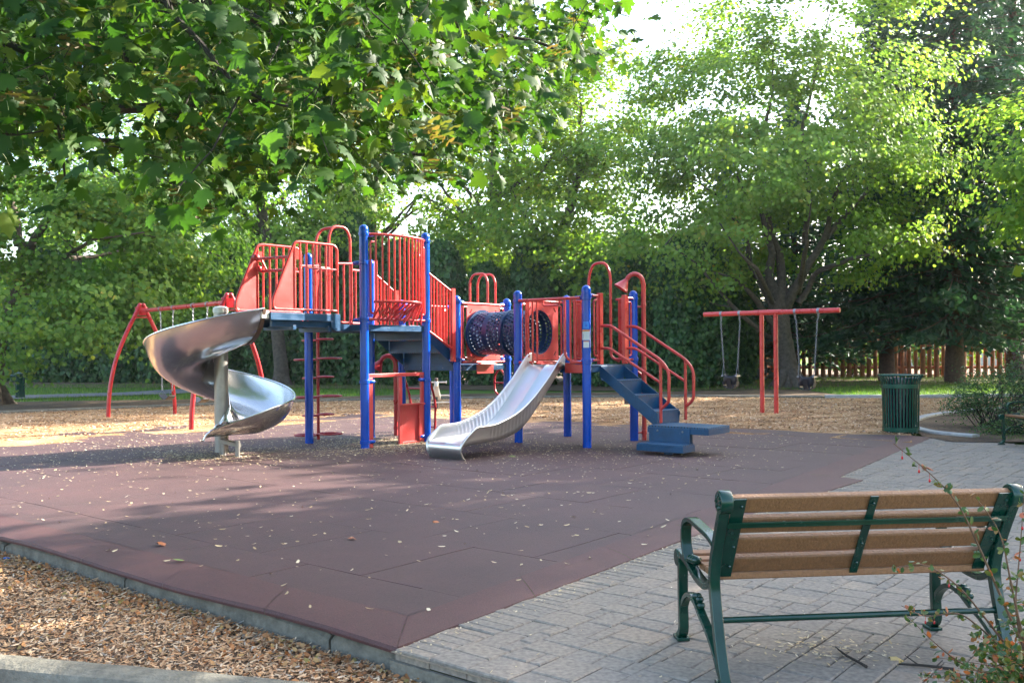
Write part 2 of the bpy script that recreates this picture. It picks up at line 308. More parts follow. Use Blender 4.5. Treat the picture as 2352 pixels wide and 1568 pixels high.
# concrete edge blocks that carry the rubber edge
for i, (a0, a1) in enumerate([(5.52, 5.02), (5.0, 3.02), (3.0, 1.28), (1.25, .55), (.53, -.5), (-.52, -2.2)]):
    b = MB(); n = 14; vs = []
    for j in range(n + 1):
        a = a0 + (a1 - a0) * j / n; e = min(1, min(j, n-j) / 1.6); top = -.022 - .035 * (1 - e) ** 2 + .004 * math.sin(a * 9)
        vs += [LW(a, -7.70 + .006 * math.sin(a*13), -.25), LW(a, -7.70 + .006 * math.sin(a*13), top - .02), LW(a, -7.675, top), LW(a, -7.5, top), LW(a, -7.5, -.25)]
    b.add(vs, [(j*5+q, j*5+q+1, j*5+5+q+1, j*5+5+q) for j in range(n) for q in range(4)] + [tuple(range(5)), tuple(reversed(range(n*5, n*5+5)))])
    o = b.build('kerb_stone', CONC); tag(o, kind='structure')
# rubber safety surface
def rubber_mat():
    m = bpy.data.materials.new('rubber_tiles'); m.use_nodes = True; nt = m.node_tree; p = nt.nodes['Principled BSDF']; L = nt.links.new
    p.inputs['Roughness'].default_value = .62; p.inputs['Specular IOR Level'].default_value = .55
    tc = nt.nodes.new('ShaderNodeTexCoord')
    a = nt.nodes.new('ShaderNodeTexNoise'); a.inputs['Scale'].default_value = .9; a.inputs['Detail'].default_value = 10; a.inputs['Roughness'].default_value = .72; L(tc.outputs['Object'], a.inputs['Vector'])
    s = nt.nodes.new('ShaderNodeTexVoronoi'); s.inputs['Scale'].default_value = 240; L(tc.outputs['Object'], s.inputs['Vector'])
    r = nt.nodes.new('ShaderNodeValToRGB'); cr = r.color_ramp; cr.elements[0].position = .35; cr.elements[0].color = (.050, .0245, .0245, 1); cr.elements[1].position = .68; cr.elements[1].color = (.078, .036, .035, 1)
    L(a.outputs['Fac'], r.inputs[0])
    sp = nt.nodes.new('ShaderNodeMix'); sp.data_type = 'RGBA'; sp.blend_type = 'MULTIPLY'; sp.inputs[0].default_value = .8
    rr = nt.nodes.new('ShaderNodeMapRange'); rr.inputs[1].default_value = 0; rr.inputs[2].default_value = 1; rr.inputs[3].default_value = .55; rr.inputs[4].default_value = 1.6
    L(s.outputs['Color'], rr.inputs[0]); L(r.outputs[0], sp.inputs[6]); L(rr.outputs[0], sp.inputs[7])
    # redder, less worn border band
    sx = nt.nodes.new('ShaderNodeSeparateXYZ'); L(tc.outputs['Object'], sx.inputs[0])
    e1 = nt.nodes.new('ShaderNodeMath'); e1.operation = 'LESS_THAN'; e1.inputs[1].default_value = -7.37; L(sx.outputs['Y'], e1.inputs[0])
    ln = nt.nodes.new('ShaderNodeMath'); ln.operation = 'MULTIPLY_ADD'; ln.inputs[1].default_value = .088; L(sx.outputs['Y'], ln.inputs[0]); L(sx.outputs['X'], ln.inputs[2])
    e2 = nt.nodes.new('ShaderNodeMath'); e2.operation = 'GREATER_THAN'; e2.inputs[1].default_value = 4.60; L(ln.outputs[0], e2.inputs[0])
    mxm = nt.nodes.new('ShaderNodeMath'); mxm.operation = 'MAXIMUM'; L(e1.outputs[0], mxm.inputs[0]); L(e2.outputs[0], mxm.inputs[1])
    bd = nt.nodes.new('ShaderNodeMix'); bd.data_type = 'RGBA'; bd.blend_type = 'MULTIPLY'; L(mxm.outputs[0], bd.inputs[0]); L(sp.outputs[2], bd.inputs[6]); bd.inputs[7].default_value = (1.22, .97, .94, 1)
    L(bd.outputs[2], p.inputs['Base Color'])
    bp = nt.nodes.new('ShaderNodeBump'); bp.inputs['Strength'].default_value = .5; bp.inputs['Distance'].default_value = .004; L(s.outputs['Distance'], bp.inputs['Height']); L(bp.outputs[0], p.inputs['Normal'])
    return m
RUB = rubber_mat()
MAT_EDGE = [(5.52, -7.72), (5.28, -4.0), (5.22, -.9), (5.55, -.78), (5.2, -.1), (4.95, 2.0), (4.55, 4.45), (1.7, 3.66), (-4.25, 3.3), (-6.5, 3.2), (-6.5, -7.5), (.7, -7.6)]
def inside(a, b, poly):
    c = False
    for i in range(len(poly)):
        (x1, y1), (x2, y2) = poly[i-1], poly[i]
        if (y1 > b) != (y2 > b) and a < (x2-x1) * (b-y1) / (y2-y1) + x1: c = not c
    return c
def und(a, b): return .016 + .007 * noise.noise(Vector((a * .9, b * .9, 1))) + .003 * noise.noise(Vector((a * 3, b * 3, 4)))
def rubber():
    # one object: tiles one metre square with fine open seams and slightly lifted edges, plus the bevelled edge strip
    bm = bmesh.new(); T = 1.02; g = .0022; n = 5
    for j in range(-8, 5):
        for i in range(-7, 7):
            off = .5 * (j % 2); a0 = i * T + off - .2; b0 = j * T + .21
            b1 = b0 + T
            dz = random.uniform(-.0012, .0012); tx = random.uniform(-.0015, .0015); ty = random.uniform(-.0015, .0015)
            grid = {}
            for q in range(n + 1):
                for p_ in range(n + 1):
                    a = a0 + g + (T - 2*g) * p_ / n; b = b0 + g + (T - 2*g) * q / n; ex = abs(p_/n - .5) * 2; ey = abs(q/n - .5) * 2
                    z = und(a, b) + dz + tx * (p_/n - .5) + ty * (q/n - .5) - .0022 * max(ex, ey) ** 6
                    grid[p_, q] = bm.verts.new((a, b, z))
            for q in range(n):
                for p_ in range(n): bm.faces.new((grid[p_, q], grid[p_+1, q], grid[p_+1, q+1], grid[p_, q+1]))
            for q in range(n):    # skirts into the seam
                for (u0, u1) in (((q, 0), (q+1, 0)), ((q+1, n), (q, n)), ((0, q+1), (0, q)), ((n, q), (n, q+1))):
                    va, vb = grid[u0], grid[u1]; c1 = bm.verts.new((va.co.x, va.co.y, -.01)); c2 = bm.verts.new((vb.co.x, vb.co.y, -.01)); bm.faces.new((vb, va, c1, c2))
    inner = [(4.94, -7.09), (4.78, -4.0), (4.6, .3), (4.42, 2.0), (4.12, 3.95), (1.7, 3.25), (-4.1, 2.9), (-6.5, 2.8), (-6.5, -7.05)]
    def cut(pts, nrm_pairs):
        pass
    for (p0, p1) in (((5.232, -7.37), (4.23, 3.95)), ((4.23, 3.95), (-6.5, 2.85)), ((-6.5, -7.37), (5.232, -7.37))):
        d = Vector((p1[0]-p0[0], p1[1]-p0[1], 0)).normalized(); nn = Vector((d.y, -d.x, 0))
        bmesh.ops.bisect_plane(bm, geom=bm.verts[:] + bm.edges[:] + bm.faces[:], plane_co=(p0[0], p0[1], 0), plane_no=nn, clear_outer=True)
    # bevelled border strips with cross seams
    def strip(in0, in1, out0, out1, seg, wob=0):
        L0 = math.hypot(in1[0]-in0[0], in1[1]-in0[1]); m = max(1, round(L0 / seg)); k = 6
        for i in range(m):
            rows = []
            for j in range(k + 1):
                t = (i + (.002 + .996 * j / k)) / m
                pi = (in0[0] + (in1[0]-in0[0])*t, in0[1] + (in1[1]-in0[1])*t); po = (out0[0] + (out1[0]-out0[0])*t, out0[1] + (out1[1]-out0[1])*t)
                row = []
                for q, (s, dz) in enumerate([(.008, 0), (.3, .0), (.75, -.003), (.985, -.012), (1.0, -.03), (.99, -.045)]):
                    a = pi[0] + (po[0]-pi[0])*s; b = pi[1] + (po[1]-pi[1])*s
                    z = und(a, b) + dz + (wob * .01 * math.sin(t * m * 2.3 + 1) * s)
                    row.append(bm.verts.new((a, b, z)))
                rows.append(row)
            for j in range(k):
                for q in range(5): bm.faces.new((rows[j][q], rows[j+1][q], rows[j+1][q+1], rows[j][q+1]))
    ie = lambda b: 5.24 - (b + 7.46) * 1.01 / 11.41
    strip((-6.5, -7.37), (ie(-7.37), -7.37), (-6.5, -7.74), (5.54, -7.74), .98, 1)
    strip((ie(-7.37), -7.37), (ie(-3.3), -3.3), (5.54, -7.74), (5.29, -3.3), .98)
    strip((ie(-3.3), -3.3), (ie(-.92), -.92), (5.29, -3.3), (5.34, -.95), .98)
    strip((ie(-.92), -.92), (ie(1.74), 1.74), (5.06, -.90), (4.79, 1.74), .98)
    strip((ie(1.74), 1.74), (4.23, 3.95), (4.79, 1.74), (4.55, 4.45), .98)
    strip((4.23, 3.95), (-6.5, 2.85), (4.55, 4.45), (-6.5, 3.25), .98)
    me = bpy.data.meshes.new('rubber_surface'); bmesh.ops.recalc_face_normals(bm, faces=bm.faces)
    for f in bm.faces:
        if f.normal.z < -.2: f.normal_flip()
    bm.to_mesh(me); bm.free(); me.polygons.foreach_set('use_smooth', [True] * len(me.polygons)); me.set_sharp_from_angle(angle=math.radians(35))
    o = link('rubber_surface', me, RUB); o.location = (*ORG.xy, 0); o.rotation_euler = (0, 0, A0); tag(o, kind='structure')
    # dark seam bed beneath the tiles
    f = flat('surface_base', [LW(a, b)[:2] for a, b in [(-6.4, -7.6), (5.3, -7.6), (4.3, 4.1), (-6.4, 3.0)]], .0005, BLACK)
rubber()
# patio of concrete pavers
PAV = island_mat('concrete_pavers', [(0, (.235, .205, .17)), (.3, (.255, .22, .18)), (.6, (.28, .235, .185)), (.85, (.245, .212, .175)), (1, (.295, .24, .185))], .85, bump=.6)
PATIO = [(5.52, -7.765), (5.26, -3.3), (5.3, -.95), (5.02, -.9), (4.76, 1.74), (4.53, 4.4), (5.9, 3.95), (7.4, 2.75), (12, 1.2), (13, -7.765)]
def patio():
    U = .075; a_lo, a_hi, b_lo, b_hi = 4.4, 12.2, -7.745, 4.5; na = int((a_hi-a_lo)/U); nb = int((b_hi-b_lo)/U)
    occ = np.zeros((na, nb), bool); sizes = [(3, 2), (2, 2), (3, 3), (2, 3), (3, 2)]; b = MB(); r = random.Random(3); c = .006
    def paver(a0, a1, b0, b1):
        dz = r.uniform(-.003, .003); tx, ty = r.uniform(-.0025, .0025), r.uniform(-.0025, .0025); g = .0022
        vs = []
        for inset, z in ((g, -.05), (g, -.006), (g + c, 0)):
            for (x, y, sx, sy) in ((a0+inset, b0+inset, -1, -1), (a1-inset, b0+inset, 1, -1), (a1-inset, b1-inset, 1, 1), (a0+inset, b1-inset, -1, 1)):
                vs.append(LW(x + r.uniform(-.001, .001), y, z + dz + (tx*sx + ty*sy if z > -.02 else 0)))
        b.add(vs, [(i, (i+1) % 4, 4+(i+1) % 4, 4+i) for i in range(4)] + [(4+i, 4+(i+1) % 4, 8+(i+1) % 4, 8+i) for i in range(4)] + [(8, 9, 10, 11)])
    # narrow soldier course along the rubber edge
    edge = lambda bb: float(np.interp(bb, [-7.74, -3.3, -.96, -.88, 1.74, 4.45], [5.525, 5.275, 5.325, 5.04, 4.775, 4.535]))
    bb = b_lo
    while bb < 4.3:
        e = edge(bb + .04) + .008; aq = a_lo + math.ceil((e + .20 - a_lo) / U) * U; paver(e, aq, bb, bb + U); bb += U
    for j in range(nb):
        for i in range(na):
            a = a_lo + i*U; bb = b_lo + j*U
            e = edge(bb + .04) + .008
            if a < a_lo + math.ceil((e + .20 - a_lo) / U) * U - 1e-4: occ[i, j] = True; continue
            if not inside(a + U/2, bb + U/2, PATIO): occ[i, j] = True
    for j in range(nb):
        for i in range(na):
            if occ[i, j]: continue
            ss = sizes[:]; r.shuffle(ss)
            for (w_, h_) in ss + [(2, 1), (1, 2), (1, 1)]:
                if i + w_ <= na and j + h_ <= nb and not occ[i:i+w_, j:j+h_].any():
                    occ[i:i+w_, j:j+h_] = True; paver(a_lo+i*U, a_lo+(i+w_)*U, b_lo+j*U, b_lo+(j+h_)*U); break
    o = b.build('patio', PAV, smooth=0); tag(o, kind='structure')
    flat('patio_base', [LW(*p)[:2] for p in PATIO], -.013, JOINT)
    k = MB()
    for i in range(9):
        k.obox(LW(5.52 + i*.92 + .45, -7.754, -.107), (LW(.452, 0) - LW(0, 0)), (LW(0, .01) - LW(0, 0)), (0, 0, .055))
    tag(k.build('patio_edging', CONC), kind='structure')
patio()
# ---------------------------------------------------------------- play structure (local frame x = a, y = b)
PS = empty('play_structure', 'large red and blue playground structure with spiral slide, tunnel and stairs', 'play structure', (*ORG.xy, .0), A0)
POST = dict(A=(-2.44, -1.896, 2.82), B=(-1.22, -1.896, 3.13), C=(-1.22, -.676, 3.13), D=(-2.44, -.676, 2.81), E=(-2.44, 0, 2.2), F=(-2.44, 1.22, 2.2),
            G=(-1.22, 0, 2.22), H=(-1.22, 1.22, 2.22), I=(0, 0, 2.24), J=(0, 1.22, 2.22), K=(1.22, 0, 2.26), L=(1.22, 1.22, 2.24))
posts = {}
for k, (a, b, h) in POST.items():
    m = MB(); r = .062; m.lathe([(r, -.02), (r, h - .09)], (a, b, 0), 24); o = m.build('post', BLUE, PS); posts[k] = o
    c = MB(); c.lathe([(r+.003, h-.105), (r+.004, h-.06), (r+.001, h-.045), (r-.008, h-.025), (r-.028, h-.008), (.012, h), (0, h)], (a, b, 0), 24); c.build('post_cap', BLUE, o)
_bolt = {}
def bolt(par, p, r=.009):
    if r not in _bolt:
        m = MB(); m.ball((0, 0, 0), r, n=8); o = m.build('bolt', GALV, par); _bolt[r] = o
    else:
        o = _bolt[r].copy(); C.objects.link(o); o.parent = par
    o.location = p; return o
def clamp(k, z, dx, dy):        # ring and lug holding a rail
    a, b, _ = POST[k]; m = MB(); m.lathe([(.063, z-.028), (.072, z-.022), (.072, z+.022), (.063, z+.028)], (a, b, 0), 20)
    L_ = math.hypot(dx, dy); dx, dy = dx/L_, dy/L_
    m.tube([(a+dx*.05, b+dy*.05, z), (a+dx*.075, b+dy*.075, z), (a+dx*.15, b+dy*.15, z), (a+dx*.17, b+dy*.17, z)], [.022, .031, .027, .018], 10)
    m.build('clamp', BLUE, posts[k])
def deck(name, x0, x1, y0, y1, z, th=.09):
    m = MB(); m.box(x0, x1, y0, y1, z-.012, z); e = .006
    for (p, q, r, s) in ((x0, x1, y0, y0+e), (x0, x1, y1-e, y1), (x0, x0+e, y0+e, y1-e), (x1-e, x1, y0+e, y1-e)): m.box(p, q, r, s, z-th, z-.012)
    for t in (.33, .66): m.box(x0+(x1-x0)*t-.02, x0+(x1-x0)*t+.02, y0+e, y1-e, z-th+.005, z-.012)
    o = m.build(name, NAVY, PS, smooth=0, bevel=.003)
    for s in (.08, .37, .76): bolt(o, (x1+.001, y0+(y1-y0)*s, z-.05), .007); bolt(o, (x0+(x1-x0)*s, y0-.001, z-.05), .007)
    return o
deck('tower_deck', -2.46, -1.20, -1.916, -.656, 1.74)
deck('lower_deck', -2.46, -1.20, -.02, 1.24, 1.145)
deck('lower_deck', -.02, 1.24, -.02, 1.24, 1.145)
def bars(m, pts, z0f, z1f, r=.0135):
    for (x, y, z0, z1) in pts: m.tube([(x, y, z0), (x, y, z1)], r, 8)
RB = .0145; RR = .019
# slide platform with its step
m = MB(); m.box(-2.17, -1.48, -3.27, -2.23, 1.873, 1.885); m.box(-1.487, -1.48, -3.27, -2.2, 1.785, 1.873); m.box(-2.17, -2.163, -3.27, -2.2, 1.785, 1.873); m.box(-2.163, -1.487, -3.27, -3.262, 1.785, 1.873)
for x in (-1.484, -2.167):
    m.plate([(-2.23, 1.885), (-2.12, 1.885), (-2.105, 1.87), (-2.10, 1.745), (-1.93, 1.742), (-1.93, 1.652), (-2.2, 1.652), (-2.26, 1.69), (-2.27, 1.785), (-2.23, 1.785)], [], .008,
            Matrix(((0, 0, 1, x + (.0045 if x > -2 else -.0045)), (1, 0, 0, 0), (0, 1, 0, 0), (0, 0, 0, 1))))
m.box(-2.163, -1.487, -2.11, -2.10, 1.74, 1.873); m.box(-2.163, -1.487, -2.10, -1.93, 1.728, 1.74); m.box(-2.1, -2.05, -3.2, -2.0, 1.70, 1.78); m.box(-1.6, -1.55, -3.2, -2.0, 1.70, 1.78)
m.box(-2.15, -1.5, -2.9, -2.85, 1.66, 1.72); m.box(-2.15, -1.5, -2.3, -2.25, 1.64, 1.72)
plat = m.build('slide_platform', NAVY, PS, smooth=0, bevel=.003)
def slide_guard(x, off, s):
    m = MB(); f = lambda pts: [(x, b + off, z) for b, z in pts]
    m.tube(fillet(f([(-3.0, 1.93), (-3.22, 1.93), (-3.22, 2.05), (-2.87, 2.82), (-2.79, 2.84), (-2.2, 2.84), (-2.14, 2.79), (-2.14, 1.77), (-1.90, 1.77), (-1.88, 1.9), (-1.88, 2.6)]), .09, 5), RR, 10)
    m.tube(f([(-3.2, 1.93), (-2.14, 1.93)]), RR*.9, 8); m.tube(f([(-2.14, 2.59), (-1.80, 2.61)]), RR*.85, 8)
    m.tube(f([(-2.66, 2.5), (-2.14, 2.5)]), RR*.7, 8)
    for b in (-2.87, -2.78, -2.67, -2.56, -2.44, -2.34, -2.24): m.tube(f([(b, 1.93), (b, 2.84 if b > -2.8 else 2.80)]), RB, 8)
    m.tube(f([(-2.02, 1.77), (-2.02, 2.59)]), RB, 8)
    o = m.build('guard_rail', RED, PS)
    p = MB(); p.plate([(-3.195, 1.935), (-3.195, 2.05), (-2.885, 2.73), (-2.885, 1.935)], [], .006, Matrix(((0, 0, 1, x), (1, 0, 0, off), (0, 1, 0, 0), (0, 0, 0, 1))))
    p.build('side_panel', REDPL, o)
    q = MB(); q.box(x - .012, x + .012, -2.86+off, -2.80+off, 2.60, 2.74); q.build('bracket', RED, o)
    return o
g1 = slide_guard(-1.5, 0, 1); g2 = slide_guard(-2.15, -.12, -1)
m = MB()
for z, b in ((2.63, -2.93), (2.47, -2.83)): m.tube([(-2.15, b-.12, z), (-1.5, b, z)], .02, 10)
m.tube(fillet([(-2.12, -2.95, 2.63), (-2.06, -2.9, 2.47), (-1.56, -2.84, 2.47)], .04), .014, 8); m.ball((-2.11, -3.04, 2.65), .05); m.ball((-2.11, -3.0, 2.5), .045)
m.build('sit_down_bar', RED2, PS)
# spiral slide
PX, PY, RC = -2.47, -3.36, .64
def spiral():
    prof = [(.105, -.10), (.14, -.26), (.22, -.40), (.36, -.475), (.52, -.50), (.68, -.475), (.81, -.38), (.90, -.25), (.95, -.11), (.972, -.02), (.975, 0)]
    rows = []; N = 100
    for i in range(N + 1):
        ph = 401 * i / N; t = -math.radians(ph)
        zr = 1.93 - .51 * (ph / 141)**1.05 if ph < 141 else (1.42 - .72 * (ph - 141) / 180 if ph < 321 else .72 - .08 * (ph - 321) / 30 if ph < 351 else .64 - .27 * ((ph - 351) / 53) ** 1.1)
        dsc = 1 if ph < 190 else 1 - .22 * (ph - 190) / 131 if ph < 321 else .78 - .04 * (ph - 321) / 30 if ph < 351 else .74 - .50 * (ph - 351) / 53
        if ph < 40: dsc = .92 + .08 * ph / 40
        tl = .07 * max(0, (ph - 351) / 53); rows.append([(PX + r * math.cos(t), PY + r * math.sin(t), zr + d * dsc + tl * (1 - (r - .1) / .87)) for r, d in prof])
    t = -math.radians(401); er = Vector((math.cos(t), math.sin(t), 0)); hd = Vector((math.sin(t), -math.cos(t), 0)); base = Vector((PX, PY, 0))
    for k in range(1, 8):      # short run-out with a rounded, curled lip
        s = k / 7; d = .13 * s; row = []
        for r, dz in prof:
            q = abs(r - .54) / .435; p = base + er * r + hd * (d * (1 - .35 * q ** 6 * s)); row.append((p.x, p.y, .37 - .05 * s + dz * (.24 - .16 * s) - .05 * s * s + .07 * (1 - (r - .1) / .87)))
        rows.append(row)
    m = MB(); n = len(prof); vs = [p for row in rows for p in row]
    m.add(vs, [(i*n+j, i*n+j+1, (i+1)*n+j+1, (i+1)*n+j) for i in range(len(rows)-1) for j in range(n-1)])
    o = m.build('spiral_slide', STEEL, PS, smooth=60); sd_ = o.modifiers.new('t', 'SOLIDIFY'); sd_.thickness = .006; sd_.offset = 0
    ss = o.modifiers.new('s', 'SUBSURF'); ss.levels = 1; ss.render_levels = 1; o.modifiers.move(1, 0)
    r = MB(); r.tube([row[-1] for row in rows], .0135, 8); r.tube([row[0] for row in rows], .010, 8); r.tube([Vector(p) for p in rows[-1]], .014, 8)
    r.build('slide_rim', STEEL, o)
    fl = MB(); a_ = [Vector(p) for p in rows[0]]; fl.ribbon([p + Vector((0, .0, -.008)) for p in a_], (0, .025, 0), .012); fl.build('entry_flange', BROWN, o)
    c = MB(); c.box(-2.17, -1.5, -3.40, -3.275, 1.80, 1.895)
    c.build('entry_plate', WHITEP, o, smooth=0, bevel=.01)
    p = MB(); p.lathe([(.092, -.02), (.092, 1.93)], (PX, PY, 0), 28); po = p.build('support_pole', POLEM, o)
    q = MB(); q.lathe([(.1, 1.9), (.104, 1.93), (.1, 1.965), (.075, 1.985), (0, 1.995)], (PX, PY, 0), 28); q.build('pole_cap', WHITEP, po)
    for (x, y, zt) in ((-1.72, -3.62, .23), (-2.06, -3.60, .16)):
        l = MB(); l.lathe([(.03, -.02), (.03, zt)], (x, y, 0), 16); l.build('leg', POLEM, o)
    bb = MB(); bb.obox((-1.9, -3.61, .19), (.2, 0, -.02), (0, .03, 0), (0, 0, .025)); bb.build('leg_bracket', POLEM, o)
spiral()
# curved tower barrier between B and C
m = MB(); arc = lambda bul, b0, b1, z, n=16: [(-1.19 + bul * math.sin(PI * i / n) ** .8, b0 + (b1 - b0) * i / n, z) for i in range(n + 1)]
m.tube(arc(.20, -1.84, -.74, 3.0), RR, 10); m.tube([(-1.19, -1.84, 1.815), (-1.19, -.74, 1.815)], RR, 10); m.tube(arc(.33, -1.74, -.86, 2.06), RR, 10)
for i in range(1, 13):
    t = i / 13; x = -1.19 + .20 * math.sin(PI * t) ** .8; b = -1.84 + 1.1 * t
    m.tube([(x, b, 3.0), (x, b, 2.0), (-1.19, b, 1.815 if i % 2 else 1.77)], RB*.95, 8)
    if 1 < i < 12: m.tube([(-1.19 + .33 * math.sin(PI * min(1, max(0, (b+1.74)/.88))) ** .8, b, 2.06), (-1.185, b - .085, 1.83)], RB, 8)
for b0, b1 in ((-1.82, -1.75), (-.76, -.83)):
    m.tube(fillet([(-1.17, b1, 2.9), (-1.17, b0, 2.9), (-1.17, b0, 1.9), (-1.17, b1, 1.9)], .05), RB, 8)
m.build('curved_barrier', RED, PS)
for k, s in (('B', 1), ('C', -1)):
    for z in (1.815, 3.0): clamp(k, z, 0, s)
for z in (1.8, 2.6): clamp('B', z, -1, -.35)
# straight barriers
def barrier(P, Q, z0, z1, n, name='barrier', loops=True, offs=None, mt=RED, ks=None):
    P, Q = Vector((*P, 0)), Vector((*Q, 0)); d = (Q - P).normalized(); L_ = (Q - P).length; m = MB(); e = .12
    pt = lambda s, z: (P.x + d.x*s, P.y + d.y*s, z)
    for z in (z0, z1): m.tube([pt(e, z), pt(L_ - e, z)], RR, 10)
    lo, hi = (.17, L_ - .17)
    if loops:
        m.tube(fillet([pt(lo+.09, z1-.06), pt(lo, z1-.06), pt(lo, z0+.06), pt(lo+.09, z0+.06)], .04), RB, 8)
        m.tube(fillet([pt(hi-.09, z1-.06), pt(hi, z1-.06), pt(hi, z0+.06), pt(hi-.09, z0+.06)], .04), RB, 8)
        lo += .09; hi -= .09
    for i in range(n): s = lo + (hi - lo) * i / (n - 1); m.tube([pt(s, z0), pt(s, z1)], RB, 8)
    o = m.build(name, mt, PS)
    if ks:
        for k, sg in zip(ks, (1, -1)):
            for z in (z0, z1): clamp(k, z, d.x*sg, d.y*sg)
    return o
ab = lambda k: POST[k][:2]
# ladder opening side A-D: two short guards and the double arch with the ring climber
for y0_, y1_, bl in ((-1.80, -1.5, (-1.76, -1.66, -1.56)), (-1.05, -.78, (-.98, -.88))):
    m = MB()
    for z in (1.80, 2.62): m.tube([(-2.44, y0_, z), (-2.44, y1_, z)], RR, 8)
    for b in bl: m.tube([(-2.44, b, 1.80), (-2.44, b, 2.62)], RB, 8)
    m.build('entry_barrier', RED, PS)
m = MB(); m.tube(fillet([(-2.47, -1.48, 1.74), (-2.47, -1.48, 3.12), (-2.47, -1.4, 3.27), (-2.47, -1.14, 3.27), (-2.47, -1.06, 3.12), (-2.47, -1.06, 1.74)], .16, 6), .021, 10)
m.tube(fillet([(-2.72, -1.52, 1.9), (-2.72, -1.52, 3.10), (-2.72, -1.42, 3.24), (-2.47, -1.27, 3.27)], .14, 6), .021, 10); m.build('entry_arch', RED, PS)
m = MB(); m.tube([(-2.77, -1.46, 0), (-2.77, -1.46, 2.72)], .024, 12)
for i, z in enumerate((.10, .397, .678, .972, 1.253, 1.547)):
    R = .36 if i % 2 == 0 else .235; cx, cy = -2.77, -1.46
    for s in (-1, 1):    # two lobes either side of the pole
        ux, uy = .773, .634; P = []
        for q in range(25):
            t = 2 * PI * q / 24; lx = s * (R * .5 + R * .5 * math.cos(t)); ly = R * .42 * math.sin(t)
            P.append((cx + lx * ux - ly * uy, cy + lx * uy + ly * ux, z + .01 * s))
        m.tube(P[:-1], .0145, 8, closed=True)
m.tube([(-2.77, -1.46, 2.6), (-2.47, -1.47, 2.6)], .02, 8); m.build('ring_climber', RED2, PS)
# stairs between tower and lower deck (run along y)
def stair(name, x0, x1, y0, y1, zt, zb, n, axis='y', mt=NAVY):
    m = MB(); T = (lambda p: p) if axis == 'y' else (lambda p: (p[1], p[0], p[2])); e = .006
    def bx(a0, a1, b0, b1, c0, c1):
        nonlocal m
        if axis == 'y': m.box(a0, a1, b0, b1, c0, c1)
        else: m.box(b0, b1, a0, a1, c0, c1)
    run = (y1 - y0) / n; rise = (zt - zb) / (n + 1)
    for i in range(n + 1):
        z1 = zt - rise * i; z0 = z1 - rise; yy = y0 + run * i
        bx(x0+e, x1-e, yy, yy+e, z0 + (0 if i < n else 0), z1 - .014)
    o = m.build(name, mt, PS, smooth=0, bevel=.002)
    for i in range(n):
        m = MB(); z0 = zt - rise * (i + 1); yy = y0 + run * i; bx(x0+e, x1-e, yy+e, yy + run + .012, z0 - .012, z0); m.build('tread', TREAD, o, smooth=0, bevel=.002)
    for x in (x0, x1):
        s = MB(); pts = [(y0-.01, zt), (y0-.01, zt-.16), (y1+.0, zb-.02), (y1+.02, zb+.17), (y1-.02, zb+.20)]
        M = Matrix(((0, 0, 1, x), (1, 0, 0, 0), (0, 1, 0, 0), (0, 0, 0, 1))) if axis == 'y' else Matrix(((1, 0, 0, 0), (0, 0, -1, x), (0, 1, 0, 0), (0, 0, 0, 1)))
        s.plate(pts, [], .007, M); s.build('stringer', mt, o, smooth=0)
    return o
stair('inner_stairs', -2.38, -1.27, -.66, -.02, 1.74, 1.145, 2)
def stair_rail(x, y0, y1, zt0, zt1, zb0, zb1, yp, n=7):
    m = MB(); m.tube([(x, y0, zt0), (x, y1, zt1)], RR, 10); m.tube([(x, y0, zb0), (x, y1, zb1)], RR, 10)
    for i in range(n):
        t = (i + .5) / n; y = y0 + (y1 - y0) * t; m.tube([(x, y, zb0 + (zb1-zb0)*t), (x, y, zt0 + (zt1-zt0)*t)], RB, 8)
    m.box(x-.025, x+.025, yp-.035, yp+.035, zb1-.2, zt1+.05); m.build('stair_barrier', RED, PS)
stair_rail(-1.17, -.66, -.17, 2.52, 2.27, 1.655, 1.40, -.14); stair_rail(-2.46, -.62, -.1, 2.63, 2.3, 1.66, 1.40, -.10)
for k, s in (('G', -1),):
    for z in (1.22, 2.12): clamp(k, z, 0, s); clamp(k, z, 0, 1)
for z in (1.22, 2.12): clamp('H', z, 0, -1); 
m = MB(); m.box(-2.47, -2.41, -.62, -.55, 1.75, 2.8); m.build('corner_upright', RED, PS)
# tunnel: panels with round openings and slots, perforated tube
def tunnel_panel(x, z0=1.215, z1=2.085):
    hole = [(.53 + .335 * math.cos(2*PI*i/40), 1.635 + .335 * math.sin(2*PI*i/40)) for i in range(40)]
    def slot(cx, cz, s):
        P = []
        for i in range(16):
            t = 2*PI*i/16; lx = .014 * math.cos(t); lz = .014 * math.sin(t) + (.03 if math.sin(t) > 0 else -.03)
            P.append((cx + lx*.8 - s*lz*.6, cz + lx*.6*s + lz*.8))
        return P
    m = MB(); M = Matrix(((0, 0, 1, x), (1, 0, 0, 0), (0, 1, 0, 0), (0, 0, 0, 1)))
    m.plate([(.21, z0), (.21, z1-.03), (.24, z1), (.98, z1), (1.01, z1-.03), (1.01, z0)], [hole, slot(.3, 1.98, -1), slot(.92, 1.98, 1), slot(.3, 1.31, 1), slot(.92, 1.31, -1)], .012, M)
    o = m.build('tunnel_panel', REDPL, PS, smooth=30, bevel=.003)
    r = MB()
    for z in (1.185, 2.105): r.tube([(x, .1, z), (x, 1.12, z)], RR, 10)
    for y0, y1 in ((.12, .2), (1.1, 1.02)): r.tube(fillet([(x, y1, 2.05), (x, y0, 2.05), (x, y0, 1.26), (x, y1, 1.26)], .04), RB, 8)
    r.build('panel_rail', RED, o)
    for i in range(12): t = 2*PI*(i+.5)/12; bolt(o, (x+.008, .53+.365*math.cos(t), 1.635+.365*math.sin(t)))
    return o
tunnel_panel(-1.20); tunnel_panel(-.02)
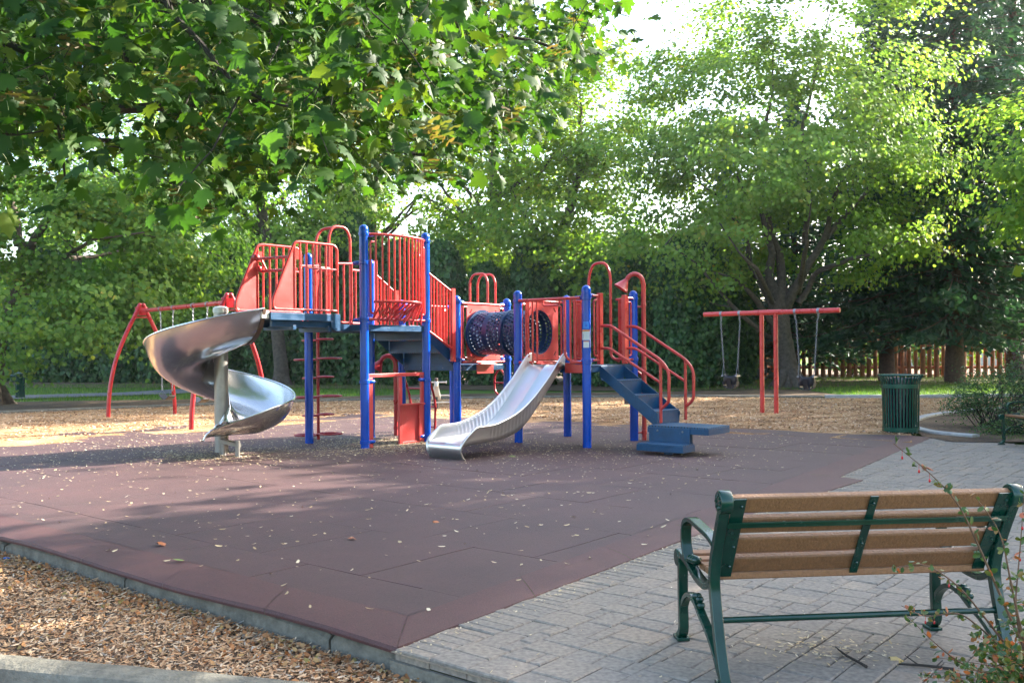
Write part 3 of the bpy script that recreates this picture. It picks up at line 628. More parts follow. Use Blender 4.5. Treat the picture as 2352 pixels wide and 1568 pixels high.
def tunnel():
    m = MB(); R = .33; cy, cz = .53, 1.635; nu = 34
    def P(x, t, r=R): return Vector((x, cy + r*math.cos(t), cz + r*math.sin(t)))
    def perf(x0, x1, nv):
        for j in range(nv):
            for i in range(nu):
                off = .5 if j % 2 else 0; t0 = 2*PI*(i+off)/nu; t1 = 2*PI*(i+1+off)/nu; xa = x0 + (x1-x0)*j/nv; xb = x0 + (x1-x0)*(j+1)/nv
                oc = []; sq = [(0,0),(.5,0),(1,0),(1,.5),(1,1),(.5,1),(0,1),(0,.5)]
                for k in range(8):
                    a = 2*PI*(k/8) - PI*3/4; oc.append((.5+.34*math.cos(a), .5+.34*math.sin(a)))
                vs = [P(xa+(xb-xa)*s, t0+(t1-t0)*q) for q, s in sq] + [P(xa+(xb-xa)*s, t0+(t1-t0)*q) for q, s in oc]
                m.add(vs, [(k, (k+1) % 8, 8+(k+1) % 8, 8+k) for k in range(8)])
    def solid(x0, x1, r=R):
        m.add([P(x, 2*PI*i/nu, r) for x in (x0, x1) for i in range(nu)], [(i, (i+1) % nu, nu+(i+1) % nu, nu+i) for i in range(nu)])
    solid(-1.2, -1.14); perf(-1.14, -.88, 4); solid(-.88, -.80); perf(-.80, -.54, 4); solid(-.54, -.50); perf(-.46, -.20, 4); solid(-.50, -.46); solid(-.20, -.14); perf(-.14, -.02, 2)
    o = m.build('tunnel', TUNB, PS, smooth=50); s = o.modifiers.new('t', 'SOLIDIFY'); s.thickness = .012; s.offset = 0
    for x, r in ((-1.16, .375), (-.50, .365)):
        g = MB(); g.lathe([(.328, -.022), (r, -.022), (r, .022), (.328, .022)], (x, cy, cz), 40, Matrix.Rotation(PI/2, 3, 'Y')); g.build('tunnel_flange', TUNB, o)
tunnel()
m = MB(); m.box(-1.19, -1.175, .42, .82, 1.0, 1.15); m.obox((-1.15, .62, 1.165), (.06, 0, -.02), (0, .2, 0), (.002, 0, .006)); m.build('step_cover', REDPL, PS, bevel=.003)
m = MB(); m.box(.005, .02, .42, .82, 1.16, 1.2); m.box(.02, .12, .4, .84, 1.15, 1.165); m.build('step_cover', REDPL, PS, bevel=.003)
barrier(ab('E'), ab('F'), 1.22, 2.12, 8, ks=('E', 'F'))
# climber arches on the far side of the tunnel-end deck and the loops below them
m = MB()
for y in (1.27, 1.47): m.tube(fillet([(-2.08 , y, 1.15), (-2.08, y, 2.55), (-2.0, y, 2.665), (-1.76, y, 2.665), (-1.68, y, 2.55), (-1.68, y, 1.15)], .17, 6), .02, 10)
for z in (1.4, 1.9): m.tube([(-2.08, 1.27, z), (-2.08, 1.47, z)], .016, 8); m.tube([(-1.68, 1.27, z), (-1.68, 1.47, z)], .016, 8)
m.build('entry_arch', RED, PS)
m = MB(); m.tube([(x, y, z) for x, y, z in [(-1.55, 1.4, 1.06)]] + fillet([(-1.55, 1.42, 1.06), (-1.67, 1.42, .95), (-1.67, 1.42, .68), (-1.55, 1.42, .58), (-1.43, 1.42, .68), (-1.43, 1.42, .95), (-1.55, 1.42, 1.06)], .1, 4), .018, 8)
m.tube([(-1.67, 1.42, .82), (-1.43, 1.42, .82)], .014, 8); m.tube(fillet([(-1.55, 1.42, .58), (-1.72, 1.42, .5), (-1.74, 1.42, .0)], .15), .018, 8); m.tube([(-1.55, 1.42, 1.06), (-1.55, 1.25, 1.12)], .018, 8)
m.tube(fillet([(-1.5, 1.42, .58), (-1.36, 1.42, .5), (-1.36, 1.42, .0)], .15), .018, 8)
m.build('loop_climber', RED2, PS)
barrier((-1.68, 1.22), (-1.22, 1.22), 1.22, 2.12, 3, loops=False); barrier((-2.44, 1.22), (-2.08, 1.22), 1.22, 2.12, 3, loops=False)
# slide side I-K
m = MB(); y = -.07
m.tube([(.08, y, 2.085), (1.16, y, 2.085)], .021, 10)
for x in (.21, .25, .33, .41): m.tube([(x, y, 1.19), (x, y, 2.085)], RB, 8)
m.tube([(.08, y, 1.19), (.30, y, 1.19)], RR, 10)
m.tube(fillet([(.90, y, 2.085), (.90, y, 1.23), (1.18, y, 1.185)], .14, 6), RR, 10); m.tube([(1.0, y, 1.19), (1.18, y, 1.19)], RR, 10)
for x in (1.0, 1.085): m.tube([(x, y, 1.19), (x, y, 2.085)], RB, 8)
m.tube(fillet([(.51, y, 2.08), (.52, y, 1.995), (.81, y, 1.995), (.82, y, 2.08)], .05), .013, 8)
m.build('slide_barrier', RED, PS)
for x0_, x1_ in ((.06, .30), (.88, 1.18)): m = MB(); m.box(x0_, x1_, -.045, -.025, 1.045, 1.185); m.build('base_plate', RED, PS, smooth=0, bevel=.004)
for z in (1.19, 2.085): clamp('I', z, 1, -.45); clamp('K', z, -1, -.45)
# straight slide
def straight():
    prof = [(0, 1.155, 1.315), (-.07, 1.15, 1.31), (-.16, 1.09, 1.235), (-.40, .86, 1.0), (-.68, .60, .775), (-.86, .455, .655), (-1.0, .365, .58), (-1.14, .31, .52), (-1.30, .275, .47), (-1.50, .25, .42), (-1.62, .245, .405), (-1.92, .235, .40), (-2.0, .232, .345), (-2.08, .228, .30), (-2.15, .215, .245)]
    lip = [(-2.17, .20), (-2.185, .17), (-2.18, .12), (-2.15, .06), (-2.11, 0.0)]
    x0, x1 = .28, .845; P = fillet([(0, b, z) for b, z, _ in prof], .12, 3); bed = [(p.y, p.z) for p in P]
    R = fillet([(0, b, r) for b, _, r in prof], .06, 3); rail = [(p.y, p.z) for p in R]
    def at(l, b):
        for (b0, z0), (b1, z1) in zip(l, l[1:]):
            if b1 <= b <= b0: return z0 + (z1 - z0) * (b0 - b) / max(1e-6, b0 - b1)
        return l[-1][1]
    bs = [-.02 * i for i in range(108)]; m = MB(); xs = [x0, x0+.03, x0+.27, x0+.277, x0+.285, x0+.292, x1-.03, x1]
    rows = []
    for b in bs:
        z = at(bed, b); rip = .0035 * math.sin(b * 2 * PI / .1) if -1.62 < b < -.62 else 0
        rows.append([(x, b, z + (.012 if i in (0, 7) else 0) + (.006 if i in (3, 4) else 0)) for i, x in enumerate(xs)])
    for b, z in lip: rows.append([(x, b, z) for x in xs])
    n = len(xs); m.add([p for r in rows for p in r], [(i*n+j, i*n+j+1, (i+1)*n+j+1, (i+1)*n+j) for i in range(len(rows)-1) for j in range(n-1)])
    o = m.build('straight_slide', STEEL2, PS, smooth=50)
    for x, sg in ((x0, -1), (x1, 1)):
        s = MB(); vs = []; bsn = [-.0137 * i for i in range(158)]
        for b in bsn:
            z0 = at(bed, b) + .004; z1 = at(rail, b); fl = .03 * sg; rip = .0042 * math.sin(b * 2 * PI / .074) if -1.64 < b < -.60 else 0
            lo = z0 - .05 if b < -.0 else z0 - .05
            vs += [(x, b, lo), (x + rip*.6, b, z0 + (z1-z0)*.1), (x + fl*.3 + rip, b, z0 + (z1-z0)*.5), (x + fl*.8 + rip*.9, b, z0 + (z1-z0)*.86), (x + fl, b, z1)]
        s.add(vs, [(i*5+j, i*5+j+1, i*5+5+j+1, i*5+5+j) for i in range(len(bsn)-1) for j in range(4)])
        w_ = s.build('side_wall', STEEL2, o, smooth=50); sm = w_.modifiers.new('t', 'SOLIDIFY'); sm.thickness = .004
        t = MB(); pts = [(x + .03*sg, b, at(rail, b)) for b in bsn[::3]] + [(x + .015*sg, -2.18, .20), (x, -2.19, .12), (x, -2.15, .05), (x, -2.11, .0)]
        t.tube(pts, .0145, 10); t.build('side_rail', STEEL2, o)
    e = MB(); e.tube([(x0-.01, -2.11, .008), (x1+.02, -2.11, .008)], .012, 8); e.build('foot_bar', STEEL2, o)
straight()
# far side J-L with the tall arch, and the K-L entrance
barrier((.80, 1.22), ab('L'), 1.22, 2.12, 4, loops=False); barrier(ab('J'), (.40, 1.22), 1.22, 2.12, 4, loops=True)
m = MB(); m.tube(fillet([(.40, 1.25, 1.16), (.40, 1.25, 2.5), (.48, 1.25, 2.69), (.72, 1.25, 2.69), (.80, 1.25, 2.5), (.80, 1.25, 1.25), (.95, 1.25, 1.19)], .18, 6), .021, 10); m.build('entry_arch', RED, PS)
m = MB(); y = 1.9
for yo in (1.35, 1.75): m.tube(fillet([(1.18-.35, yo-.1, 1.12), (1.05, yo, .98), (1.0, yo+.25, .72), (1.08, yo+.35, .45), (1.25, yo+.35, .3), (1.45, yo+.2, .26), (1.62, yo, .24), (1.66, yo, 0)], .12, 4), .019, 8)
for x, z, q in ((1.03, .6, .3), (1.16, .36, .36), (1.4, .27, .24)): m.tube([(x, 1.35+q, z), (x, 1.75+q, z)], .015, 8)
m.build('arch_climber', RED, PS)
for (s, e_, k, kk) in (((1.22, 0), (1.22, .30), 'K', 1), ((1.22, .90), (1.22, 1.22), 'L', -1)):
    m = MB(); x = 1.26; ya, yb = (.09, .27) if k == 'K' else (.93, 1.13); sy = .28 if k == 'K' else .92
    for z in (1.22, 2.12): m.tube([(x, ya, z), (x, yb, z)], .017, 8); clamp(k, z, .15, kk)
    lo, hi = (.13, .21) if k == 'K' else (1.09, 1.0)
    m.tube(fillet([(x, hi, 2.06), (x, lo, 2.06), (x, lo, 1.28), (x, hi, 1.28)], .04), RB, 8); m.tube([(x, hi, 1.22), (x, hi, 2.12)], RB, 8)
    m.box(x-.028, x+.028, sy-.04, sy+.04, 1.16, 2.16); m.build('gate_upright', RED, PS, bevel=.003)
stair('front_stairs', .30, .90, 1.25, 2.15, 1.145, .33, 3, 'x')
for y in (.27, .945):
    m = MB(); f = lambda l: [(x, y, z) for x, z in l]
    m.tube(fillet(f([(1.28, 1.70), (1.44, 1.70), (2.24, 1.22), (2.36, 1.08), (2.36, .66), (2.24, .57)]), .1, 6), .0215, 10); m.tube(fillet(f([(1.28, 1.385), (1.42, 1.385), (2.235, .915)]), .1, 5), .019, 10)
    m.tube(f([(2.235, 1.22), (2.235, .38)]), .021, 10); m.build('handrail', RED, PS)
# transfer steps at the foot of the stairs
m = MB(); m2 = MB(); m2.plate([(2.17, .05), (3.06, .04), (3.06, .62), (2.17, .62)], [], .02, Matrix.Translation((0, 0, .355))); m3 = MB(); m3.plate([(2.2, -.27), (2.86, -.27), (2.86, .03), (2.2, .03)], [], .015, Matrix.Translation((0, 0, .1475))); m.box(2.17, 3.06, .035, .045, .27, .345); m.box(3.05, 3.062, .045, .62, .27, .345)
m.box(2.2, 2.8, .02, .035, .12, .34); m.box(2.2, 2.86, -.28, -.27, .06, .14); m.box(2.86, 2.87, -.28, .03, .06, .14); m.box(2.19, 2.2, -.28, .03, .06, .14)
m.box(2.18, 2.19, .05, .6, .1, .34)
o = m.build('transfer_step', NAVY, PS, smooth=0, bevel=.003); m2.build('tread', TREAD, o, smooth=0); m3.build('tread', TREAD, o, smooth=0)
for x_, y_, h_ in ((2.55, -.08, .125), (2.6, .35, .335)): m = MB(); m.lathe([(.06, -.02), (.06, h_)], (x_, y_, 0), 16); m.build('support_post', NAVY, o)
for x in (2.33, 2.70): bolt(o, (x, .018, .3), .016)
# talk-tube funnels
def funnel(base, top, rr, hx, hy, s=1.0):
    d = Vector((hx, hy, 0)).normalized(); B = Vector((*base, 0)); m = MB(); r = rr
    P = [B, B + Vector((0, 0, top - .17*s))]
    for i in range(1, 10):
        t = PI * i / 10 * .92; P.append(B + Vector((0, 0, top - .17*s)) + d * (.13*s*(1 - math.cos(t))) + Vector((0, 0, .16*s*math.sin(t))))
    m.tube(P, r, 12)
    for z in ((.10, .17), (top*.42, top*.42+.05), (top*.80, top*.80+.05)): m.lathe([(r, z[0]), (r+.006, z[0]+.005), (r+.006, z[1]-.005), (r, z[1])], tuple(B), 14)
    o = m.build('talk_tube', RED2 if s < 1 else RED, PS)
    e = P[-1]; ax = (d * .55 + Vector((0, 0, -.83))).normalized(); q = ax.to_track_quat('Z', 'Y').to_matrix(); c = MB()
    c.lathe([(.018, -.01), (.03, .01), (.115*s, .16*s), (.123*s, .165*s), (.119*s, .17*s), (.108*s, .16*s), (.02, .02)], tuple(e), 26, q); c.build('funnel', RED2 if s < 1 else RED, o, smooth=30)
funnel((1.31, 1.36), 2.50, .034, -.77, -.63); funnel((-2.38, -.20), 1.30, .034, -.77, -.63, .95)
m = MB(); m.tube([(1.22, 1.22, .13), (1.31, 1.36, .13)], .012, 6); m.tube([(1.22, 1.22, 2.0), (1.31, 1.36, 2.0)], .012, 6); m.build('tube_bracket', RED, PS)
# shop-front panel under the tower
m = MB(); x = -1.22; T = .02
m.box(x-T, x+T, -1.83, -.745, 1.0, 1.05); m.box(x-T, x+T, -1.83, -1.76, 0, .995); m.box(x-T*.9, x+T*.9, -1.25, -1.19, 0, .995); m.box(x-T*.9, x+T*.9, -.80, -.745, 0, .995); m.box(x-T*.8, x+T*.8, -1.185, -.805, 0, .05)
m.box(x-.01, x+.075, -1.23, -.78, .575, .60); m.box(x-.004, x+.004, -1.19, -.80, .05, .575)
m.box(x+T+.001, x+T+.012, -.86, -.80, .05, .57); m.build('counter_panel', REDPL, PS, smooth=0, bevel=.004)
for z in (.10, .94): clamp('B', z, .1, 1); clamp('C', z, .1, -1)
# arched ladder behind the tower
m = MB()
for x in (-2.05, -2.62):
    m.tube(fillet([(x, .35, 0), (x, .38, .55), (x, .22, .95), (x, .0, 1.13)], .3, 6), .02, 10)
for z, y in ((.12, .355), (.45, .375), (.75, .30)): m.tube([(-2.05, y, z), (-2.62, y, z)], .015, 8)
m.build('arch_ladder', RED2, PS)
# stickers on post K, facing the patio
def sticker(name, z0, z1, w_, mt, r=.0635, off=0., par=None):
    a, b, _ = POST['K']; m = MB(); n = 8; c = math.atan2(-.93, .37) + off; vs = []
    for z in (z0, z1):
        for i in range(n + 1): t = c + w_ / r * (i / n - .5); vs.append((a + r*math.cos(t), b + r*math.sin(t), z))
    m.add(vs, [(i, i+1, n+2+i, n+1+i) for i in range(n)]); return m.build(name, mt, par or posts['K'])
STB = mat('light_blue_sticker', (.02, .25, .8), .4); STW = mat('white_sticker', (.62, .66, .68), .4); STO = mat('orange_sticker', (.62, .22, .06), .4); STG = mat('grey_print', (.35, .38, .42), .5); STD = mat('blue_print', (.01, .1, .6), .5)
sticker('age_sticker', 1.655, 1.755, .088, STB, off=.18)
for (z0, z1, ww, of) in ((1.738, 1.744, .05, .18), (1.715, 1.722, .035, .22), (1.665, 1.671, .06, .18), (1.69, 1.708, .012, -.02), (1.69, 1.708, .016, .36), (1.680, 1.712, .008, .18)): sticker('age_sticker_print', z0, z1, ww, STD, .0642, of)
sticker('warning_sticker', 1.50, 1.618, .122, STW, off=.12); sticker('warning_band', 1.618, 1.643, .122, STO, off=.12); sticker('notice_sticker', 1.395, 1.475, .088, STW, off=.18); sticker('notice_band', 1.475, 1.488, .088, STO, off=.18)
for i in range(5): sticker('warning_print', 1.52 + i*.018, 1.523 + i*.018, .055, STG, .0642, .45)
sticker('warning_print', 1.52, 1.585, .010, STG, .0642, -.5)
# ---------------------------------------------------------------- arch swing set
def arch_swing():
    A = Vector((-7.97, 20.3, 0)); B = Vector((-5.1, 17.0, 0)); d = (B - A); L_ = d.length; ang = math.atan2(d.y, d.x)
    r = empty('arch_swing_set', 'dark red arched swing frame with a high top bar standing in the wood chips', 'swing set', A, ang)
    m = MB(); m.tube([(-.02, 0, 2.27), (L_+.02, 0, 2.27)], .042, 14); m.build('top_bar', RED2, r)
    for x in (0, L_):
        for s in (-1, 1):
            m = MB(); P = [(x, s*.71, -.02), (x, s*.70, .35), (x, s*.655, .75), (x, s*.57, 1.15), (x, s*.45, 1.5), (x, s*.30, 1.85), (x, s*.15, 2.15), (x, s*.04, 2.40)]
            P = fillet(P, .3, 3); m.tube(P, .042, 14); m.ball((x, s*.04, 2.40), .042); m.build('leg', RED2, r)
        m = MB(); sx = 1 if x == 0 else -1; m.box(x-.006, x+.006, -.16, .16, 2.12, 2.14)
        for z in (2.13, 2.33): m.tube([(x, -.14, z), (x, .14, z)], .018, 8)
        for z in (2.2, 2.29):
            for y in (-.05, .05): m.ball((x+sx*.05, y, z), .012, n=8)
        m.box(x-.045, x+.045, -.07, .07, 2.17, 2.34); m.build('bracket', RED2, r)
    for s in (.245, .405, .63, .785):
        m = MB(); x = s * L_; m.tube([(x-.025, 0, 2.27), (x+.025, 0, 2.27)], .05, 14); m.tube([(x, 0, 2.23), (x, 0, 2.16)], [.02, .012], 8); m.build('chain_hanger', GALV, r)
    return A, ang, L_
SA, SANG, SL = arch_swing()
def chain(m, p, q, link_=.052, r=.0055):
    p, q = Vector(p), Vector(q); d = q - p; n = max(2, int(d.length / (link_ * .78))); t = d.normalized(); s = t.orthogonal().normalized(); s2 = t.cross(s)
    for i in range(n):
        c = p + d * ((i + .5) / n); side = s if i % 2 else s2; h = link_ / 2; P = []
        for k in range(8):
            a = 2 * PI * k / 8; P.append(c + t * (h * math.sin(a)) + side * (.014 * math.cos(a)))
        m.tube(P, r, 5, closed=True)
def belt_swing():
    r = empty('belt_swing', '', 'swing')
    m = MB(); n = 14; P = [(-.26 + .52*i/n, 0, .50 - .085 * math.sin(PI*i/n)) for i in range(n + 1)]; m.ribbon(P, (0, .075, 0), .006); m.build('seat', BLACK, r)
    for s in (-1, 1):
        m = MB(); chain(m, (s*.335, 0, 2.17), (s*.27, 0, .60)); m.build('chain', GALV, r)
        m = MB(); m.tube([(s*.265, -.07, .505), (s*.265, 0, .61), (s*.265, .07, .505)], .006, 6, closed=True); m.box(s*.265-.012, s*.265+.012, -.06, .06, .49, .505); m.build('hanger', GALV, r)
    return r
bs1 = belt_swing(); bs2 = copy_tree(bs1)
for o, s, l in ((bs1, .325, 'black belt swing on chains nearest the left legs of the arched frame'), (bs2, .7075, 'black belt swing on chains partly hidden behind the spiral slide')):
    o.location = SA + Vector((math.cos(SANG), math.sin(SANG), 0)) * s * SL; o.rotation_euler = (0, 0, SANG); tag(o, l, 'swing', 'belt swings')
# ---------------------------------------------------------------- T swing
TS = empty('toddler_swing_frame', 'bright red T-shaped swing frame on two round posts beside the big maple', 'swing set', (5.38, 19.73, 0), A0)
for x in (-.16, .15):
    m = MB(); m.lathe([(.046, -.02), (.046, 2.1)], (x, 0, 0), 18); m.build('post', RED, TS)
m = MB(); m.tube([(-1.5, 0, 2.12), (1.5, 0, 2.12)], .05, 18); m.build('top_bar', RED, TS); m = MB(); m.tube([(-.33, 0, 2.12), (.30, 0, 2.12)], .056, 18); m.build('sleeve', RED, TS)
for s in (-1.09, -.66, .57, 1.06):
    m = MB(); m.tube([(s-.025, 0, 2.12), (s+.025, 0, 2.12)], .058, 14); m.tube([(s, 0, 2.07), (s, 0, 1.96)], [.024, .014], 8); m.build('chain_hanger', GALV, TS)
def bucket_swing():
    r = empty('bucket_swing', '', 'swing'); m = MB()
    # rubber bucket: oval shell with leg openings
    n = 24; lev = [(.60, .155), (.68, .165), (.76, .160), (.80, .158)]; vs = []
    keep = []
    for z, R in lev:
        for k in range(n): t = 2*PI*k/n; vs.append((R*math.cos(t), R*.72*math.sin(t), z + (.03*math.cos(2*t) if z > .79 else 0)))
    fs = [(i*n+k, i*n+(k+1) % n, (i+1)*n+(k+1) % n, (i+1)*n+k) for i in range(3) for k in range(n) if not (i == 0 and (k % 12) in (4, 5, 6, 7))]
    m.add(vs, fs)
    m.ribbon([(0, -.115, .70), (0, -.10, .60), (0, -.04, .52), (0, .04, .52), (0, .10, .60), (0, .115, .70)], (.045, 0, 0), .01)
    m.ribbon([(-.155, 0, .66), (-.14, 0, .57), (-.06, 0, .52), (.06, 0, .52), (.14, 0, .57), (.155, 0, .66)], (0, .07, 0), .01)
    o = m.build('seat', BLACK, r); s = o.modifiers.new('t', 'SOLIDIFY'); s.thickness = .014
    for s in (-1, 1):
        m = MB(); chain(m, (s*.225, 0, 1.96), (s*.165, 0, 1.06)); m.build('chain', GALV, r)
        m = MB(); m.tube([(s*.165, 0, 1.06), (s*.16, -.07, .80)], .006, 6); m.tube([(s*.165, 0, 1.06), (s*.16, .07, .80)], .006, 6); m.box(s*.16-.02, s*.16+.02, -.09, .09, .77, .80); m.build('hanger', GALV, r)
    return r
k1 = bucket_swing(); k2 = copy_tree(k1)
for o, s, l in ((k1, -.875, 'black bucket swing on the left arm of the T frame'), (k2, .815, 'black bucket swing on the right arm of the T frame, in front of the lawn')):
    o.location = Vector((5.38, 19.73, 0)) + Vector((math.cos(A0), math.sin(A0), 0)) * s; o.rotation_euler = (0, 0, A0); tag(o, l, 'swing', 'bucket swings')
# ---------------------------------------------------------------- litter bin
BN = empty('litter_bin', 'dark green slatted metal litter bin with a flared rim on the rubber edge', 'litter bin', (6.22, 15.1, 0), .3)
m = MB()
for k in range(36):
    t = 2*PI*k/36; c, s = math.cos(t), math.sin(t); P = [(r*c, r*s, z) for r, z in [(.268, .05), (.272, .3), (.278, .6), (.282, .78), (.292, .84), (.312, .89), (.338, .925)]]
    m.ribbon(fillet(P, .08, 3), (-s*.0105, c*.0105, 0), .004)
m.build('slats', BING, BN, smooth=0)
for z0, z1, r in ((.03, .10, .274), (.72, .79, .288)):
    m = MB(); m.lathe([(r, z0), (r+.008, z0+.003), (r+.008, z1-.003), (r, z1)], n=40); m.build('band', BING, BN)
m = MB(); m.tube([(.338*math.cos(2*PI*k/40), .338*math.sin(2*PI*k/40), .928) for k in range(40)], .011, 8, closed=True); m.build('rim', BING, BN)
m = MB(); m.lathe([(0, .0), (.22, .0), (.22, .03), (0, .03)], n=30); m.build('foot', BING, BN)
def liner():
    m = MB(); vs = []; n = 48; rows = [(.20, .07), (.235, .2), (.235, .45), (.24, .66), (.245, .86), (.27, .88), (.275, .86), (.262, .74), (.258, .62)]
    for i, (r, z) in enumerate(rows):
        for k in range(n): t = 2*PI*k/n; q = 1 + .05 * noise.noise(Vector((math.cos(t)*3, math.sin(t)*3, z*6))); vs.append((r*q*math.cos(t), r*q*math.sin(t), z))
    m.add(vs, [(i*n+k, i*n+(k+1) % n, (i+1)*n+(k+1) % n, (i+1)*n+k) for i in range(len(rows)-1) for k in range(n)]); m.build('liner_bag', BAG, BN, smooth=60)
liner()
# ---------------------------------------------------------------- benches
def make_bench():
    r = empty('park_bench', '', 'bench'); L_ = 1.25
    for x in (0, L_):
        W_ = (.022, 0, 0); sg = 1 if x == 0 else -1
        m = MB(); m.ribbon(fillet([(x, 0, 0), (x, .055, .12), (x, .095, .24), (x, .135, .38), (x, .12, .47), (x, .06, .60), (x, -.02, .745)], .2, 5), W_, .017)
        m.lathe([(0, -.026), (.045, -.026), (.048, -.02), (.048, .02), (.045, .026), (0, .026)], (x, -.005, .745), 24, Matrix.Rotation(PI/2, 3, 'Y'))
        for k in range(8):       # petals of the rosette
            a = 2*PI*k/8; m.ball((x - sg*.027, -.005 + .026*math.cos(a), .745 + .026*math.sin(a)), .005, .012, .008, 8, Matrix.Rotation(a, 3, 'X'))
        m.ribbon([(x, -.035, .0), (x, .045, .004)], (.03, 0, 0), .008)
        fr = m.build('end_frame', GREEN, r, bevel=.004)
        m = MB(); m.ribbon(fillet([(x, .64, .01), (x, .585, .05), (x, .60, .2), (x, .595, .34), (x, .61, .40)], .1, 5), W_, .015)
        m.lathe([(0, -.024), (.04, -.024), (.043, .0), (.04, .024), (0, .024)], (x, .625, .385), 20, Matrix.Rotation(PI/2, 3, 'Y')); m.obox((x, .625, .008), (.03, 0, 0), (0, .04, 0), (0, 0, .008))
        m.ball((x, .63, .02), .012, n=8); m.build('front_leg', GREEN, fr, bevel=.003)
        m = MB(); m.ribbon(fillet([(x, .125, .40), (x, .2, .345), (x, .34, .35), (x, .50, .40), (x, .61, .41)], .15, 5), W_, .014); m.build('seat_bearer', GREEN, fr, bevel=.003)
        m = MB(); m.ribbon(fillet([(x, .095, .555), (x, .17, .575), (x, .44, .60), (x, .535, .57), (x, .545, .47), (x, .49, .40)], .07, 6), (.024, 0, 0), .011)
        for i in range(3): m.ball((x, .45 - i*.035, .415 + i*.004), .026, .022, .022, 10)
        m.build('arm_rest', GREEN, fr, bevel=.003)
        m = MB(); m.ribbon(fillet([(x, .60, .09), (x, .575, .19), (x, .48, .255), (x, .38, .245), (x, .30, .20), (x, .20, .16), (x, .11, .10), (x, .04, .03)], .08, 6), (.018, 0, 0), .011)
        for k in range(5): a = PI * (.15 + .7*k/4); m.ball((x, .36 + .055*math.cos(a), .215 + .055*math.sin(a)), .02, .016, .016, 8)
        m.build('brace', GREEN, fr, bevel=.002)
    # back: straps behind the planks
    rec = lambda t: (.165 - .20*t, .415 + .355*t)       # (y, z) along the leaning back
    def strap(x, w_):
        m = MB(); P = [(x, *rec(t)) for t in (.0, .25, .5, .75, .97)]; P = [(x, .20, .385), (x, .176, .395)] + P
        m.ribbon([(p[0], p[1]-.008, p[2]) for p in fillet(P, .05, 4)], (w_, 0, 0), .003)
        for t in (.1, .36, .62, .88): y, z = rec(t); m.ball((x + (w_*.4 if w_ > .02 else 0), y-.014, z), .007, n=8)
        return m.build('strap', GREEN, r)
    strap(.055, .028); strap(L_/2, .017); strap(L_-.055, .028)
    m = MB(); y, z = rec(.665); m.obox((L_/2, y-.025, z+.004), (L_/2-.02, 0, 0), (0, .012, 0), (0, 0, .003)); m.obox((L_/2, y-.015, z-.006), (L_/2-.02, 0, 0), (0, .003, 0), (0, 0, .012)); m.build('back_rail', GREEN, r, smooth=0)
    m = MB(); m.tube([(.01, .10, .235), (L_-.01, .10, .235)], .0135, 12); m.build('stretcher', GREEN, r)
    for i in range(4):
        t = .1 + .26*i; y, z = rec(t); d = Vector((0, -.20, .355)).normalized(); nn = Vector((0, d.z, -d.y)); c = Vector((L_/2, y, z)) + nn * .017
        m = MB(); m.obox(c, (L_/2-.022, 0, 0), d * .0395, nn * .016); m.build('back_plank', PLANK, r, smooth=30, bevel=.007)
    for i in range(5):
        y = .20 + .088*i; z = .405 + (.006 if i == 4 else -.012 + .006*abs(i-1.5)); m = MB(); m.obox((L_/2, y, z), (L_/2-.022, 0, 0), (0, .038, 0), (0, 0, .015)); m.build('seat_plank', PLANK, r, smooth=30, bevel=.006)
    return r
bn = make_bench(); bn.location = (.856, 3.83, 0); bn.rotation_euler = (0, 0, math.radians(6)); tag(bn, 'brown plank bench with green cast ends seen from behind in the foreground', 'bench', 'park benches')
bf = copy_tree(bn); bf.rotation_euler = (0, 0, PI/2); bf.location = (6.86 + .62, 11.97, 0); tag(bf, 'brown plank bench cut by the right edge, beyond the patio', 'bench', 'park benches')
# ---------------------------------------------------------------- drinking fountain, spring riders, lamp, scrap
m = MB(); FT = empty('drinking_fountain', 'dark green round drinking fountain post with a silver spout on the lawn', 'drinking fountain', (-15.35, 29.4, 0))
m.lathe([(.135, 0), (.135, .70), (.14, .71), (.14, .745), (.12, .775), (.06, .79), (0, .795)], n=28); m.build('pedestal', GREEN, FT)
m = MB(); m.tube([(-.1, 0, .68), (-.32, 0, .68)], .035, 10); m.build('arm', GREEN, FT); m = MB(); m.lathe([(.09, .66), (.11, .70), (.10, .70), (.02, .68)], (-.42, 0, 0), 16); m.tube([(-.42, 0, .70), (-.42, 0, .78), (-.38, 0, .79)], .014, 8); m.tube([(-.42, 0, .68), (-.42, 0, .58)], .02, 8); m.build('spout', GALV, FT)
HR = empty('spring_horse', 'white spring horse with brown mane and white handlebars behind the tower post', 'spring rider', (-1.80, 22.0, 0), math.radians(-80))
WH = mat('weathered_white_paint', (.55, .53, .46), .5, var=.15)
def skin(name, nodes, edges, mt, par, sub=2):
    me = bpy.data.meshes.new(name); me.from_pydata([n[:3] for n in nodes], edges, []); o = link(name, me, mt, par)
    s = o.modifiers.new('skin', 'SKIN'); 
    for i, n in enumerate(nodes): me.skin_vertices[0].data[i].radius = (n[3], n[4] if len(n) > 4 else n[3])
    me.skin_vertices[0].data[0].use_root = True; s.use_smooth_shade = True
    ss = o.modifiers.new('sub', 'SUBSURF'); ss.levels = sub; ss.render_levels = sub
    return o
def mk_skin(name, nodes, edges, mt, par):
    me = bpy.data.meshes.new(name); me.from_pydata([n[:3] for n in nodes], edges, [])
    bm = bmesh.new(); bm.from_mesh(me); bm.verts.layers.skin.verify(); bm.to_mesh(me); bm.free()
    o = link(name, me, mt, par); sk = me.skin_vertices[0].data
    for i, n in enumerate(nodes): sk[i].radius = (n[3], n[3]); sk[i].use_root = (i == 0)
    s = o.modifiers.new('skin', 'SKIN'); s.use_smooth_shade = True
    ss = o.modifiers.new('sub', 'SUBSURF'); ss.levels = 2; ss.render_levels = 2; return o
